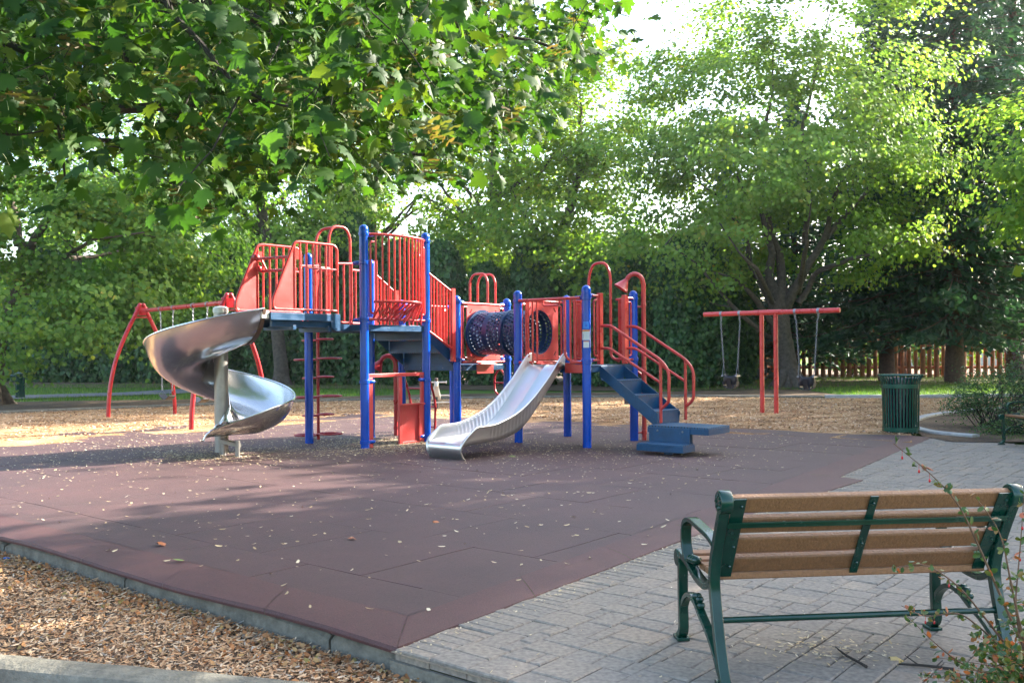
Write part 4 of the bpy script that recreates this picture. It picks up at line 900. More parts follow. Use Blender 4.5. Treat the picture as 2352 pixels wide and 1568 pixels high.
mk_skin('body', [(0, 0, .42, .10), (.18, 0, .40, .10), (-.16, 0, .42, .085), (.24, 0, .52, .06), (.27, 0, .62, .055), (.30, 0, .67, .05), (.37, 0, .58, .042), (.40, 0, .52, .036), (.22, .07, .32, .04), (.2, .08, .22, .03), (.22, -.07, .32, .04), (.2, -.08, .22, .03)],
        [(0, 1), (0, 2), (1, 3), (3, 4), (4, 5), (5, 6), (6, 7), (1, 8), (8, 9), (1, 10), (10, 11)], WH, HR)
m = MB(); m.ball((.27, 0, .70), .06, .05, .05); m.ball((.23, 0, .63), .045, .035, .08); m.ball((.33, 0, .70), .035, .04, .04); m.build('mane', BROWN, HR); m = MB(); m.ball((-.05, 0, .50), .13, .10, .045); m.build('saddle', BROWN, HR)
m = MB(); m.tube([(.2, -.24, .64), (.2, .24, .64)], .017, 8)
for s in (-1, 1): m.ball((.2, s*.24, .64), .03, .015, .04)
m.build('handlebar', WHITEP, HR)
m = MB(); m.tube(fillet([(.1, 0, .33), (.1, .36, .33), (.16, .36, .17), (.16, -.36, .17), (.1, -.36, .33), (.1, 0, .33)], .078, 6), .015, 8)
m.build('foot_rest', WHITEP, HR)
m = MB(); m.tube([(.0 + .06*math.cos(t*.6), .06*math.sin(t*.6), .02 + .26*t/62) for t in range(63)], .014, 6); m.lathe([(.11, 0), (.11, .02), (0, .02)], n=16); m.lathe([(.075, .04), (.075, .27)], n=14); m.build('spring', BLACK, HR)
S2 = empty('spring_rider', 'small blue spring rider on a black coil mostly hidden behind the front stairs', 'spring rider', (2.95, 23.4, 0), math.radians(-60))
m = MB(); m.box(-.15, .15, -.1, .1, .0, .14); m.tube([(.06*math.cos(t*.6), .06*math.sin(t*.6), .02 + .3*t/62) for t in range(63)], .014, 6); m.build('spring', BLACK, S2)
m = MB(); m.ball((0, 0, .40), .30, .12, .12); m.tube(fillet([(-.3, .1, .42), (.0, .2, .36), (.3, .1, .5)], .1), .05, 8); m.build('body', mat('pale_blue_paint', (.12, .3, .5), .4), S2); m = MB(); m.tube([(.15, -.2, .6), (.15, .2, .6)], .016, 8); m.tube([(.15, 0, .45), (.15, 0, .6)], .016, 8); m.build('handlebar', GALV, S2)
LM = empty('street_lamp', 'pale grey lamp head with a domed hood between the trees above the swing frame', 'street lamp', (-13.45, 48, 0)); LM.scale = (1.3, 1.3, 1.255)
m = MB(); m.lathe([(.06, 0), (.05, 4.6)], n=12); m.build('pole', GALV, LM); m = MB(); m.lathe([(.0, 5.95), (.06, 5.85), (.14, 5.66), (.17, 5.48), (.18, 5.44), (.19, 4.95), (.14, 4.6), (.05, 4.55)], n=20); m.build('lamp_head', mat('grey_glass', (.45, .48, .47), .4), LM)
# ---------------------------------------------------------------- foliage
GREENS = [(0, (.10, .20, .035)), (.35, (.145, .25, .04)), (.7, (.20, .29, .045)), (.92, (.27, .31, .05)), (1, (.34, .25, .04))]
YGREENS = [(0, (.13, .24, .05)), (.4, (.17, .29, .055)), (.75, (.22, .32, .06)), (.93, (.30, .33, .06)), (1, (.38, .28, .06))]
DGREENS = [(0, (.022, .06, .034)), (.5, (.035, .085, .048)), (1, (.065, .13, .06))]
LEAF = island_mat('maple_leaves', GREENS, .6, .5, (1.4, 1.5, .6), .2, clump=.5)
LEAFY = island_mat('yellow_green_leaves', YGREENS, .6, .5, (1.3, 1.35, .7), .2, clump=.5)
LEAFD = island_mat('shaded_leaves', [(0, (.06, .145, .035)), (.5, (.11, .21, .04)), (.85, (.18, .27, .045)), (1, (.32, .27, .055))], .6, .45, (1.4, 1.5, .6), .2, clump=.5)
NEEDLE = island_mat('dark_needles', DGREENS, .6, .2, (1.2, 1.5, .7), .3)
NEEDB = island_mat('blue_needles', [(0, (.045, .10, .095)), (.5, (.08, .15, .14)), (1, (.13, .22, .2))], .55, .15, (1.1, 1.4, 1.0), .3)
HEDGEM = island_mat('hedge_sprays', [(0, (.022, .065, .022)), (.5, (.045, .11, .035)), (1, (.09, .18, .05))], .55, .25, (1.3, 1.6, .6), .3)
SHRUBM = island_mat('shrub_leaves', [(0, (.03, .08, .03)), (.6, (.07, .14, .05)), (1, (.14, .2, .06))], .5, .3, (1.3, 1.5, .6), .4)
PURPLE = island_mat('purple_leaves', [(0, (.06, .02, .035)), (1, (.13, .05, .06))], .5, .2, (1.3, 1, 1), .4)
STAR = np.array([(0, -.5), (.30, -.34), (.52, .0), (.26, .10), (.34, .42), (.10, .28), (0, .58), (-.10, .28), (-.34, .42), (-.26, .10), (-.52, 0), (-.30, -.34)])
OVAL = np.array([(0, -.5), (.3, -.1), (.22, .3), (0, .5), (-.22, .3), (-.3, -.1)])
DIA = np.array([(0, -.5), (.38, 0), (0, .5), (-.38, 0)])
MAPLE = np.array([(.0, -.42), (.10, -.36), (.33, -.44), (.30, -.28), (.52, -.20), (.42, -.10), (.62, .14), (.44, .13), (.40, .24), (.22, .16), (.30, .44), (.19, .40), (.13, .50), (.0, .72),
                  (-.13, .50), (-.19, .40), (-.30, .44), (-.22, .16), (-.40, .24), (-.44, .13), (-.62, .14), (-.42, -.10), (-.52, -.20), (-.30, -.28), (-.33, -.44), (-.10, -.36)])
def unit(a): return a / np.maximum(1e-9, np.linalg.norm(a, axis=-1, keepdims=True))
def leaf_mesh(name, pos, nrm, size, shape, mt, parent=None, fold=.25, fan=False, tdir=None, g=rng, xs=(1, 1)):
    N = len(pos); k = len(shape); nrm = unit(nrm)
    t = unit(np.cross(nrm, g.normal(size=(N, 3)))) if tdir is None else unit(tdir - nrm * np.sum(tdir * nrm, 1, keepdims=True)); s = np.cross(nrm, t)
    size = np.broadcast_to(np.asarray(size, float), (N,))[:, None, None]
    sx, sy = shape[:, 0][None, :, None] * g.uniform(*xs, (N, 1, 1)), shape[:, 1][None, :, None]
    cur = g.uniform(.3, 1.2, (N, 1, 1)) * fold
    vz = -(np.abs(sx) * cur) - (sy - .0) ** 2 * cur * .8
    V = pos[:, None, :] + size * (s[:, None, :] * sx + t[:, None, :] * sy + nrm[:, None, :] * vz)
    me = bpy.data.meshes.new(name)
    if fan:
        Cc = pos[:, None, :] + size * nrm[:, None, :] * .02 + 0 * V[:, :1]
        V = np.concatenate([Cc, V], 1); kk = k + 1; idx = np.arange(N)[:, None, None] * kk
        tri = np.stack([np.zeros(k, int), 1 + np.arange(k), 1 + (np.arange(k) + 1) % k], 1)[None]; F = (tri + idx).reshape(-1, 3); ls = 3
    else:
        kk = k; F = (np.arange(k)[None] + np.arange(N)[:, None] * k); ls = k
    V = V.reshape(-1, 3); me.vertices.add(len(V)); me.vertices.foreach_set('co', V.astype(np.float32).ravel())
    me.loops.add(F.size); me.loops.foreach_set('vertex_index', F.astype(np.int32).ravel())
    me.polygons.add(len(F)); me.polygons.foreach_set('loop_start', (np.arange(len(F)) * ls).astype(np.int32)); me.polygons.foreach_set('loop_total', np.full(len(F), ls, np.int32))
    me.update(calc_edges=True)
    if fan: me.polygons.foreach_set('use_smooth', [True] * len(me.polygons))
    return link(name, me, mt, parent)
def ell(n, c, r, g, shell=.5):
    d = unit(g.normal(size=(n, 3))); q = g.uniform(0, 1, (n, 1)) ** (1/3); q = shell + (1 - shell) * q if shell else q
    return np.asarray(c) + d * q * np.asarray(r)
def limb_nodes(limbs):
    P = []
    for pts, r in limbs:
        Q = fillet([Vector(p) for p in pts], .6, 3)
        for i, q in enumerate(Q): P.append((*q, r * (1 - .75 * i / max(1, len(Q) - 1)) + .012))
    return np.array(P)
def build_tree(name, label, loc, trunk, limbs, blobs, lsize, per, mt, seed, group='trees round the playground', cat='tree', bark=BARK, shape=STAR, crad=(.42, .42, .2), twig=True, shell=.35, up=.5, skip=None):
    """trunk: list of (x,y,z,r); limbs: list of (points, radius); blobs: list of (centre, radii, clusters)"""
    g = np.random.default_rng(seed); root = empty(name, label, cat, loc, group=group)
    m = MB(); T = [Vector(t[:3]) for t in trunk]; R = [t[3] for t in trunk]
    Tf = []; Rf = []
    for i in range(len(T) - 1):
        for k in range(4): Tf.append(T[i].lerp(T[i+1], k/4)); Rf.append(R[i] + (R[i+1]-R[i]) * k/4)
    Tf.append(T[-1]); Rf.append(R[-1])
    Tf = [p + Vector((noise.noise(p*.8+Vector((seed, 0, 0))), noise.noise(p*.8+Vector((0, seed, 0))), 0)) * .12 * min(1, p.z) for p in Tf]
    m.tube(Tf, Rf, 14)
    for k in range(5):      # root flare
        a = 2*PI*k/5 + seed; r0 = R[0]; m.tube([T[0] + Vector((0, 0, r0*1.3)) + Vector((math.cos(a), math.sin(a), 0))*r0*.4, T[0] + Vector((math.cos(a), math.sin(a), 0))*r0*1.15 + Vector((0, 0, r0*.2)), T[0] + Vector((math.cos(a), math.sin(a), 0))*r0*1.9 + Vector((0, 0, -.08))], [r0*.5, r0*.34, r0*.12], 8)
    for pts, r in limbs:
        Q = fillet([Vector(p) for p in pts], .6, 4); Q = [q + Vector((noise.noise(q*1.1+Vector((seed, 3, 0))), noise.noise(q*1.1+Vector((0, seed, 5))), noise.noise(q*1.1+Vector((7, 0, seed))))) * .16 for q in Q]
        m.tube(Q, [r * (1 - .8*i/(len(Q)-1)) for i in range(len(Q))], 8)
    cs = []
    for c, rr, n in blobs:      # boughs first, leaf clusters gathered round them
        bo = ell(max(3, n // 5), c, rr, g, shell); cs.append(bo[g.integers(0, len(bo), n)] + g.normal(size=(n, 3)) * np.array([.62, .62, .26]))
    cs = np.concatenate(cs)
    if skip is not None: cs = cs[[not skip(p) for p in cs]]
    nodes = limb_nodes(limbs + [([t[:3] for t in trunk[1:]], trunk[-1][3])])
    if twig:
        order = np.argsort(np.linalg.norm(cs - np.array(trunk[-1][:3]), axis=1)); ext = nodes.copy()
        for i in order:
            c = cs[i]; d = np.linalg.norm(ext[:, :3] - c, axis=1) + .5 * np.maximum(0, ext[:, 2] - c[2]); j = int(np.argmin(d)); p = Vector(ext[j, :3]); q = Vector(c)
            if (p - q).length < .1: continue
            mid = p.lerp(q, .5) + Vector((g.normal()*.1, g.normal()*.1, -.08 * (q-p).length + abs(g.normal())*.1)); r0 = min(ext[j, 3] * .7, .012 + .013 * (q-p).length)
            m.tube([p, mid, q], [r0, r0*.7, .006], 5, caps=False); ext = np.vstack([ext, [*mid, r0*.8], [*q, .012]])
    m.build('trunk', bark, root, smooth=50)
    n = len(cs); cnt = g.poisson(per, n); idx = np.repeat(np.arange(n), cnt); M_ = len(idx)
    sc_ = g.uniform(.6, 1.35, n)[idx][:, None]
    off = g.normal(size=(M_, 3)) * np.array(crad) * sc_; off[:, 2] -= .15 * (off[:, 0]**2 + off[:, 1]**2)
    pos = cs[idx] + off; cen = np.mean(cs, 0); out = unit(pos - cen)
    nr = np.array([0, 0, up]) + out * .45 + unit(off) * .35 + g.normal(size=(M_, 3)) * .28
    leaf_mesh('crown', pos, nr, lsize * g.uniform(.65, 1.2, M_), shape, mt, root, .35, g=g)
    return root
def px(x, y, d):            # a point at depth d
    dx, dy = x - 1176, y - 804.25; a = (dx - dy*ROLL) / 2165; b = (dy + dx*ROLL) / 2165
    return (a * d, d, EYE - b * d)
# big maple on the right
def rel(p, loc): return tuple(p[i] - loc[i] for i in range(3))
loc = (9.62, 32.8, 0); R_ = lambda x, y, d=32.8: rel(px(x, y, d), loc)
build_tree('maple_tree', 'big broad maple with bright green crown and forked grey trunk behind the T swing', loc,
  [(0, 0, -.05, .46), (.0, 0, .5, .36), (-.15, 0, 1.5, .33), (-.35, 0, 2.6, .36), (-.3, 0, 3.5, .30)],
  [([R_(1800, 740), R_(1770, 640), R_(1775, 560), R_(1740, 480), R_(1690, 400)], .20), ([R_(1800, 720), R_(1840, 640, 32), R_(1900, 540, 32), R_(1930, 420, 32), R_(1960, 330, 32)], .17),
   ([R_(1795, 710), R_(1800, 600, 33), R_(1760, 500, 33), R_(1750, 380, 34), R_(1770, 240, 34), R_(1780, 120, 34)], .17), ([R_(1790, 760), R_(1740, 690, 32), R_(1690, 640, 31.5), R_(1620, 620, 31)], .12),
   ([R_(1790, 730), R_(1730, 610, 33), R_(1700, 520, 33), R_(1640, 440, 34), R_(1560, 400, 34)], .12), ([R_(1830, 700), R_(1870, 630), R_(1960, 600, 31), R_(2060, 560, 31), R_(2140, 540, 31)], .11),
   ([R_(1850, 560, 33), R_(1860, 430, 33), R_(1840, 300, 33), R_(1880, 150, 33), R_(1900, 30, 33)], .11), ([R_(1900, 540, 32), R_(1990, 440, 34), R_(2060, 340, 34), R_(2120, 260, 35)], .10),
   ([R_(1770, 780), R_(1680, 700, 31), R_(1600, 600, 30.5), R_(1530, 560, 30)], .08), ([R_(1780, 700), R_(1720, 600, 30), R_(1660, 520, 29)], .09), ([R_(1830, 680), R_(1850, 560, 30), R_(1860, 460, 28.5)], .09)],
  [(R_(1800, 360), (5.4, 5.0, 4.8), 380), (R_(1610, 480), (3.3, 3.8, 3.0), 150), (R_(1980, 430), (3.2, 4.0, 3.2), 150), (R_(1860, 100), (4.2, 4.4, 3.0), 170), (R_(1550, 270), (2.4, 3, 2.2), 75), (R_(1630, 610), (2.2, 3, 1.0), 40), (R_(1820, -60), (4.5, 4.4, 2.5), 90)],
  .14, 66, LEAFY, 5, crad=(.42, .42, .19), skip=lambda p: abs(p[0] + .1) < 1.7 and 1.8 < p[2] < 6.0 and p[1] < 1.2)
# trees behind the playground, left to right
def mid_tree(label, loc, h, spread, seed, mt, lean=0, r=.24, per=46, ls=.165, blobs=None, nb=230, lo=.3, fork=.35, name='maple_tree', shell=.2, skip=None, crad=(.42, .42, .2)):
    g = random.Random(seed); tr = [(0, 0, -.05, r*1.25), (lean*.1, 0, h*.08, r), (lean*.5, 0, h*.25, r*.9), (lean, 0, h*fork, r*.85), (lean*1.3, 0, h*.6, r*.5), (lean*1.5, .1, h*.85, r*.2)]
    limbs = []
    for k in range(9):
        a = 2*PI*k/9 + g.uniform(-.3, .3); z0 = h * g.uniform(fork*.8, .62); L = spread * g.uniform(.7, 1.0); x0 = lean * z0 / (h*fork) if z0 < h*fork else lean*1.15
        limbs.append(([(x0, 0, z0), (x0 + math.cos(a)*L*.35, math.sin(a)*L*.35, z0 + h*.08), (x0 + math.cos(a)*L*.7, math.sin(a)*L*.7, z0 + h*g.uniform(.12, .22)), (x0 + math.cos(a)*L, math.sin(a)*L, z0 + h*g.uniform(.1, .32))], r * .42))
    if blobs is None: blobs = [((lean*1.3, 0, h*(.5+lo*.5)), (spread, spread, h*(1-lo)*.5), nb)]
    return build_tree(name, label, loc, tr, limbs, blobs, ls, per, mt, seed, crad=crad, shell=shell, skip=skip)
# left edge tree: leaning trunk with low spreading branches
loc = (-14.0, 25.4, 0); R_ = lambda x, y, d=25.4: rel(px(x, y, d), loc)
build_tree('maple_tree', 'dark spreading maple leaning in from the left edge over the drinking fountain', loc,
  [(0, 0, -.05, .36), (.0, 0, .4, .28), (.12, 0, 1.8, .25), (.75, 0, 3.2, .24), (.9, 0, 4.4, .18)],
  [([R_(45, 640), R_(70, 560), R_(130, 480), R_(200, 400), R_(300, 330)], .14), ([R_(40, 680), R_(100, 620), R_(200, 560, 24), R_(330, 540, 23)], .10), ([R_(45, 560), R_(20, 440), R_(60, 300), R_(160, 160)], .13), ([R_(80, 600), R_(200, 600, 27), R_(360, 560, 28), R_(480, 580, 28)], .08)],
  [(R_(150, 560), (3.2, 3.2, 1.8), 110), (R_(340, 610), (2.6, 3.2, 1.4), 85), (R_(120, 320), (3.5, 3.5, 2.0), 100), (R_(60, 760, 24), (1.7, 2.0, .5), 26), (R_(220, 730, 24), (1.4, 2, .55), 26), (R_(420, 420), (2.2, 2.6, 1.4), 60)],
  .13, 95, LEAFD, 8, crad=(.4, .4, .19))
R2 = lambda loc: (lambda x, y, d=None: rel(px(x, y, d or loc[1]), loc))
loc = (-9.3, 38.0, 0); R_ = R2(loc)
mid_tree('tall thin maple with a leaning grey trunk behind the spiral slide', loc, 17, 4.6, 12, LEAFY, lean=-.7, r=.27, fork=.4,
  blobs=[(R_(640, 420), (3.4, 3.4, 2.6), 120), (R_(500, 560), (2.6, 3, 1.8), 75), (R_(700, 560), (2.4, 3, 1.4), 50), (R_(560, 250), (4.6, 4, 3.0), 130), (R_(480, 120), (4, 4, 2.5), 80), (R_(720, 200), (3.6, 4, 3), 80)])
loc = (-6.9, 43.5, 0); R_ = R2(loc)
mid_tree('slender maple standing behind the tall tower posts', loc, 15, 4.4, 31, LEAFD, lean=.5, r=.2, fork=.45,
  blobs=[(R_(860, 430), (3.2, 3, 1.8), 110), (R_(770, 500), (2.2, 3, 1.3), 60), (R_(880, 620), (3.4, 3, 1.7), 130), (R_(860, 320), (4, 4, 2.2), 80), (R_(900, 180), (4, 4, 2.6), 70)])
loc = (-.5, 41.0, 0); R_ = R2(loc)
mid_tree('maple with two dark stems behind the tunnel deck', loc, 16, 5, 44, LEAF, lean=-.2, r=.26, fork=.42,
  blobs=[(R_(1130, 460), (3.2, 3.2, 2.6), 150), (R_(1050, 640), (2.8, 3, 1.6), 85), (R_(1190, 650), (2.8, 3, 1.7), 100), (R_(1200, 330), (3.0, 3.2, 2.4), 130), (R_(1080, 240), (4, 4, 2.4), 100)])
loc = (1.2, 37.5, 0); R_ = R2(loc)
build_tree('maple_tree', 'maple with a dark curving trunk rising between the tunnel and the tall red arch', loc,
  [(0, 0, -.05, .30), (.1, 0, 1.5, .23), (.35, 0, 4.5, .21), (.95, 0, 6.5, .18), (1.6, 0, 8.6, .14), (1.55, 0, 10.6, .08)],
  [([R_(1290, 570), R_(1240, 540), R_(1190, 470), R_(1150, 400)], .08), ([R_(1310, 500), R_(1350, 450), R_(1380, 400), R_(1400, 330)], .07), ([R_(1325, 420), R_(1290, 340), R_(1230, 280)], .07), ([R_(1330, 360), R_(1340, 240), R_(1320, 130)], .07)],
  [(R_(1290, 300), (1.8, 2.4, 2.4), 110), (R_(1240, 520), (2.2, 2.6, 1.7), 80), (R_(1340, 600), (2.6, 2.6, 1.6), 110), (R_(1330, 170), (1.6, 2.4, 1.5), 55), (R_(1420, 690), (2.4, 2.5, 1.4), 90), (R_(1420, 440), (1.4, 2.4, 1.6), 48), (R_(1450, 250), (1.1, 2, 1.2), 26)],
  .165, 56, LEAF, 17, crad=(.42, .42, .2))
loc = (6.0, 45.0, 0); R_ = R2(loc)
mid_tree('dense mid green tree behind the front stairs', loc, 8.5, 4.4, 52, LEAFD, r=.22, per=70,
  blobs=[(R_(1470, 700), (3.0, 3, 2.4), 150), (R_(1340, 740), (2.6, 3, 1.8), 90), (R_(1560, 640), (2.4, 3, 2.0), 80), (R_(1480, 560), (1.6, 2.4, .9), 35)])
loc = (2.4, 40.0, 0); R_ = R2(loc)
mid_tree('low rounded dark green tree directly behind the straight slide', loc, 5.2, 3, 61, LEAFD, r=.16, per=80, ls=.15,
  blobs=[(R_(1290, 690), (2.0, 2, 1.5), 110), (R_(1200, 750), (1.8, 2, 1.2), 80), (R_(1400, 760), (1.9, 2, 1.2), 80)])
loc = (-17, 44.0, 0); R_ = R2(loc)
mid_tree('tall yellow-green maple behind the hedge at the far left', loc, 17, 6, 71, LEAFY, r=.3, fork=.3,  # yellow-green leaf material puts this crown's sunlit look into its colour
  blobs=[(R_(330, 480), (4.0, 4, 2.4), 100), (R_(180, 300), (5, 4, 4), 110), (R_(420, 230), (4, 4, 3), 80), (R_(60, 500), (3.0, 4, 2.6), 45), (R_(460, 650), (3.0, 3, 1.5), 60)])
# far right: branches of a yellowing maple and a distant crown
loc = (21.5, 28.5, 0); R_ = R2(loc)
mid_tree('yellow-green maple reaching in from the right edge', loc, 11, 5, 81, LEAFY, r=.3,
  blobs=[(R_(2390, 400), (1.6, 2.2, 1.5), 50), (R_(2400, 250), (1.6, 2.4, .8), 26), (R_(2600, 400), (3.0, 3.5, 3), 70)], ls=.14, per=75)
loc = (19.0, 47.0, 0); R_ = R2(loc)
mid_tree('pale yellow-green tree top behind the big maple', loc, 19, 5, 91, LEAFY, r=.3,
  blobs=[(R_(2060, 120), (3.0, 3.5, 4), 120), (R_(2080, 330), (2.4, 3, 2.6), 50), (R_(2020, -40), (3.0, 3.5, 2), 60)])
# ---------------------------------------------------------------- arborvitae hedge
def conifer_mesh(seed, H, Rb, n, size, kind, mt, cols=None):
    g = np.random.default_rng(seed); z = g.uniform(0, 1, n) ** .85
    prof = (np.sin((z * .87 + .12) * PI) ** .38 if kind == 'column' else (1 - z) ** .8 + .04)
    a = g.uniform(0, 2*PI, n); lump = 1 + .14 * np.sin(a * 5 + z * 9 + seed) + .10 * np.sin(a * 9 - z * 17) + g.normal(size=n) * .05
    r = Rb * prof * lump * g.uniform(.72, 1.02, n); pos = np.stack([r*np.cos(a), r*np.sin(a), .06 + z * H], 1)
    out = np.stack([np.cos(a), np.sin(a), np.full(n, .15)], 1); nr = out + g.normal(size=(n, 3)) * .55; td = np.stack([out[:, 0]*.5, out[:, 1]*.5, np.ones(n)], 1) + g.normal(size=(n, 3)) * .35
    return pos, nr, td, size * g.uniform(.6, 1.3, n), g
def conifer(name, label, cat, loc, H, Rb, n, size, kind, mt, seed, group=None, rt=.15):
    root = empty(name, label, cat, loc, group=group); m = MB(); m.tube([(0, 0, -.05), (0, 0, H*.5), (0, 0, H*.9)], [rt, rt*.7, rt*.2], 8); m.build('trunk', BARK, root)
    # dark inner mass of branch wood so the plant is not see-through
    pos, nr, td, s, g = conifer_mesh(seed, H, Rb, n, size, kind, mt)
    leaf_mesh('foliage', pos, nr, s, DIA, mt, root, .3, tdir=td, g=g)
    q = np.random.default_rng(seed+1); pos2 = pos[::3] * np.array([.72, .72, 1]); leaf_mesh('inner_foliage', pos2, nr[::3], s[::3]*2.2, DIA, mt, root, .3, tdir=td[::3], g=q)
    return root
hA = conifer('arborvitae', 'x', 'hedge plant', (0, 0, 0), 6.4, 1.35, 7500, .24, 'column', HEDGEM, 3, 'clipped arborvitae in the tall hedge')
hB = conifer('arborvitae', 'x', 'hedge plant', (0, 0, 0), 5.9, 1.3, 7500, .24, 'column', HEDGEM, 4, 'clipped arborvitae in the tall hedge')
hx = [-25.5, -23.6, -21.7, -19.8, -17.9, -16.0, -14.1, -12.2, -10.3, -8.4, -6.5, -4.6, -2.8, -1.0, .9, 2.8, 4.7, 6.6, 8.4]
where = ['at the left end of the hedge', 'second from the left end of the hedge', 'above the drinking fountain', 'just right of the drinking fountain', 'behind the left leg of the arched swing frame', 'behind the left pair of swing chains', 'behind the middle of the arched swing frame',
         'behind the upper turn of the spiral slide', 'behind the spiral slide pole', 'left of the ring climber', 'behind the ring climber', 'left of the tall tower post', 'behind the tower counter panel', 'behind the spring horse', 'behind the tunnel', 'behind the straight slide', 'behind the slide deck posts', 'behind the front stairs handrail', 'at the right end of the hedge, beyond the stairs']
for i, x in enumerate(hx):
    src = (hA, hB)[i % 2]; o = src if i < 2 else copy_tree(src)
    y = 46.5 - .42 * (x + 25) if x < -5 else 38.2 - .18 * (x + 5); s = random.uniform(.9, 1.08) * (1 if x < -3 else .82)
    o.location = (x, y, 0); o.rotation_euler = (0, 0, random.uniform(0, 6)); o.scale = (s, s, s * random.uniform(.95, 1.06)); tag(o, 'dense dark arborvitae ' + where[i], 'hedge plant')
conifer('yew_tree', 'broad dark conifer with clipped sides between the stairs and the T swing', 'conifer', (6.3, 33.5, 0), 5.3, 1.55, 12000, .17, 'column', HEDGEM, 9, rt=.2)
o = conifer('yew_tree', 'dark conifer half hidden behind the front staircase handrail', 'conifer', (4.1, 35.0, 0), 4.9, 1.5, 9000, .18, 'column', HEDGEM, 10, rt=.2)
# ---------------------------------------------------------------- spruces
def spruce(label, loc, H, Rb, seed, mt, z0=.6, nb=150, tuft=.34, dens=22, droop=.5, group='spruces along the fence', bark=BARK2, rt=.22, per=3, lean=0):
    g = np.random.default_rng(seed); root = empty('spruce_tree', label, 'spruce', loc, group=group); m = MB()
    m.tube([(0, 0, -.05), (0, 0, H*.1), (lean, 0, H*.5), (lean, 0, H)], [rt*1.3, rt, rt*.6, .02], 12); P = []; Nn = []; Td = []
    for i in range(nb):
        t = ((i + g.uniform()) / nb); z = z0 + (H - z0) * t; L = (Rb * (1 - t) ** .8 + .15) * g.uniform(.7, 1.1); a = i * 2.4 + g.uniform(-.3, .3)
        d = np.array([math.cos(a), math.sin(a), 0]); s = np.array([-math.sin(a), math.cos(a), 0]); k = max(3, int(L / .5)); pts = []
        for j in range(k + 1):
            q = j / k; pts.append(np.array([lean*t, 0, z]) + d * L * q + np.array([0, 0, -droop * L * (q*.7 - q*q*.28)]))
        m.tube([Vector(p) for p in pts], [.012 + .03 * (1-t) * (1 - j/(k+.5)) for j in range(k+1)], 5, caps=False)
        n = int(dens * L); q = g.uniform(.12, 1.03, n); w_ = g.normal(size=n) * .16 * L * (1.1 - q * .7)
        base = np.array([np.array([lean*t, 0, z]) + d * L * v_ + np.array([0, 0, -droop * L * (v_*.7 - v_*v_*.28)]) for v_ in q]) + s[None] * w_[:, None] + np.stack([np.zeros(n), np.zeros(n), -np.abs(w_)*.35 - g.uniform(0, .3, n)], 1)
        P.append(base); Nn.append(np.array([0, 0, .7]) + g.normal(size=(n, 3)) * .6); Td.append(d[None] * .8 + s[None] * np.sign(w_)[:, None] * .5 + np.array([0, 0, -.55]) + g.normal(size=(n, 3)) * .25)
    m.build('trunk', bark, root, smooth=50)
    P = np.concatenate(P); N_ = np.concatenate(Nn); T_ = np.concatenate(Td); sh = np.array([(0, -.5), (.17, -.25), (.13, .25), (0, .5), (-.13, .25), (-.17, -.25)])
    leaf_mesh('branches', P, N_, tuft * g.uniform(.6, 1.3, len(P)), sh, mt, root, .3, tdir=T_, g=g); return root
spruce('blue-grey spruce with branches to the ground left of the T swing posts', (9.3, 41.0, 0), 11, 2.6, 21, NEEDB, z0=.5, nb=150, tuft=.36, dens=34)
spruce('dark spruce behind the right bucket swing', (12.9, 43.0, 0), 14, 3.6, 22, NEEDLE, z0=1.6, nb=190, dens=36)
spruce('spruce with a flared red-brown trunk directly above the litter bin', (15.3, 38.5, 0), 17, 4.6, 23, NEEDLE, z0=2.5, nb=210, dens=34, rt=.27)
spruce('large dark spruce with drooping boughs in front of the picket fence', (17.0, 36.2, 0), 19, 5.0, 24, NEEDLE, z0=2.3, nb=240, dens=36, rt=.30, droop=.5)
spruce('tall dark spruce reaching up the right edge of the picture', (20.6, 38.6, 0), 25, 4.4, 25, NEEDLE, z0=3.0, nb=270, dens=34, rt=.28)
spruce('spruce rising between the big maple and the right edge', (19.2, 46.5, 0), 17, 3.6, 26, NEEDLE, z0=2.0, nb=150, dens=20)
# ---------------------------------------------------------------- picket fence of half logs, tan board fence, house
LOG = mat('red_brown_log', (.40, .15, .055), .75, var=.4, vscale=6, bump=.6, bscale=20)
def fence():
    A = Vector((11.5, 45.5, 0)); B = Vector((26.5, 41.0, 0)); d = (B - A).normalized(); n = 54; r = empty('picket_fence', 'rustic red-brown fence of upright log pickets under the spruces', 'fence', A)
    rl = MB()
    for z in (.45, 1.7): rl.tube([Vector((0, .1, z)), (B - A) + Vector((0, .1, z))], .06, 8)
    rl.build('rail', LOG, r)
    for i in range(n):
        p = d * (i + .5) * ((B-A).length / n); h = 2.35 + random.uniform(-.12, .16); m = MB(); rr = .10 + random.uniform(-.015, .02); lx = random.uniform(-.04, .04)
        m.tube([p, p + Vector((lx*.5, 0, h*.5)), p + Vector((lx, 0, h-.06)), p + Vector((lx, 0, h))], [rr, rr*.95, rr*.85, rr*.4], 9); m.build('picket', LOG, r)
fence()
TAN = mat('tan_boards', (.28, .23, .16), .8, var=.2, vscale=8)
bf_ = empty('board_fence', 'low tan board fence behind the blue spruce', 'fence', (4.6, 47.2, 0))
for i in range(44):
    m = MB(); m.box(i*.2, i*.2+.19, 0, .025, 0, 1.75); m.build('board', TAN, bf_, smooth=0, bevel=.004)
m = MB(); m.box(0, 8.8, .03, .08, .3, .4); m.box(0, 8.8, .03, .08, 1.4, 1.5); m.build('rail', TAN, bf_, smooth=0)
HS = empty('house', 'pale house with a grey roof glimpsed through the spruces at the right', 'house', (33, 70, 0))
WALLM = mat('pale_house_wall', (.5, .47, .42), .8, var=.1); ROOFM = mat('grey_shingles', (.22, .23, .26), .85, var=.3, vscale=20)
m = MB(); m.box(-8, 8, 0, 8, 0, 3.0); m.build('wall', WALLM, HS, smooth=0)
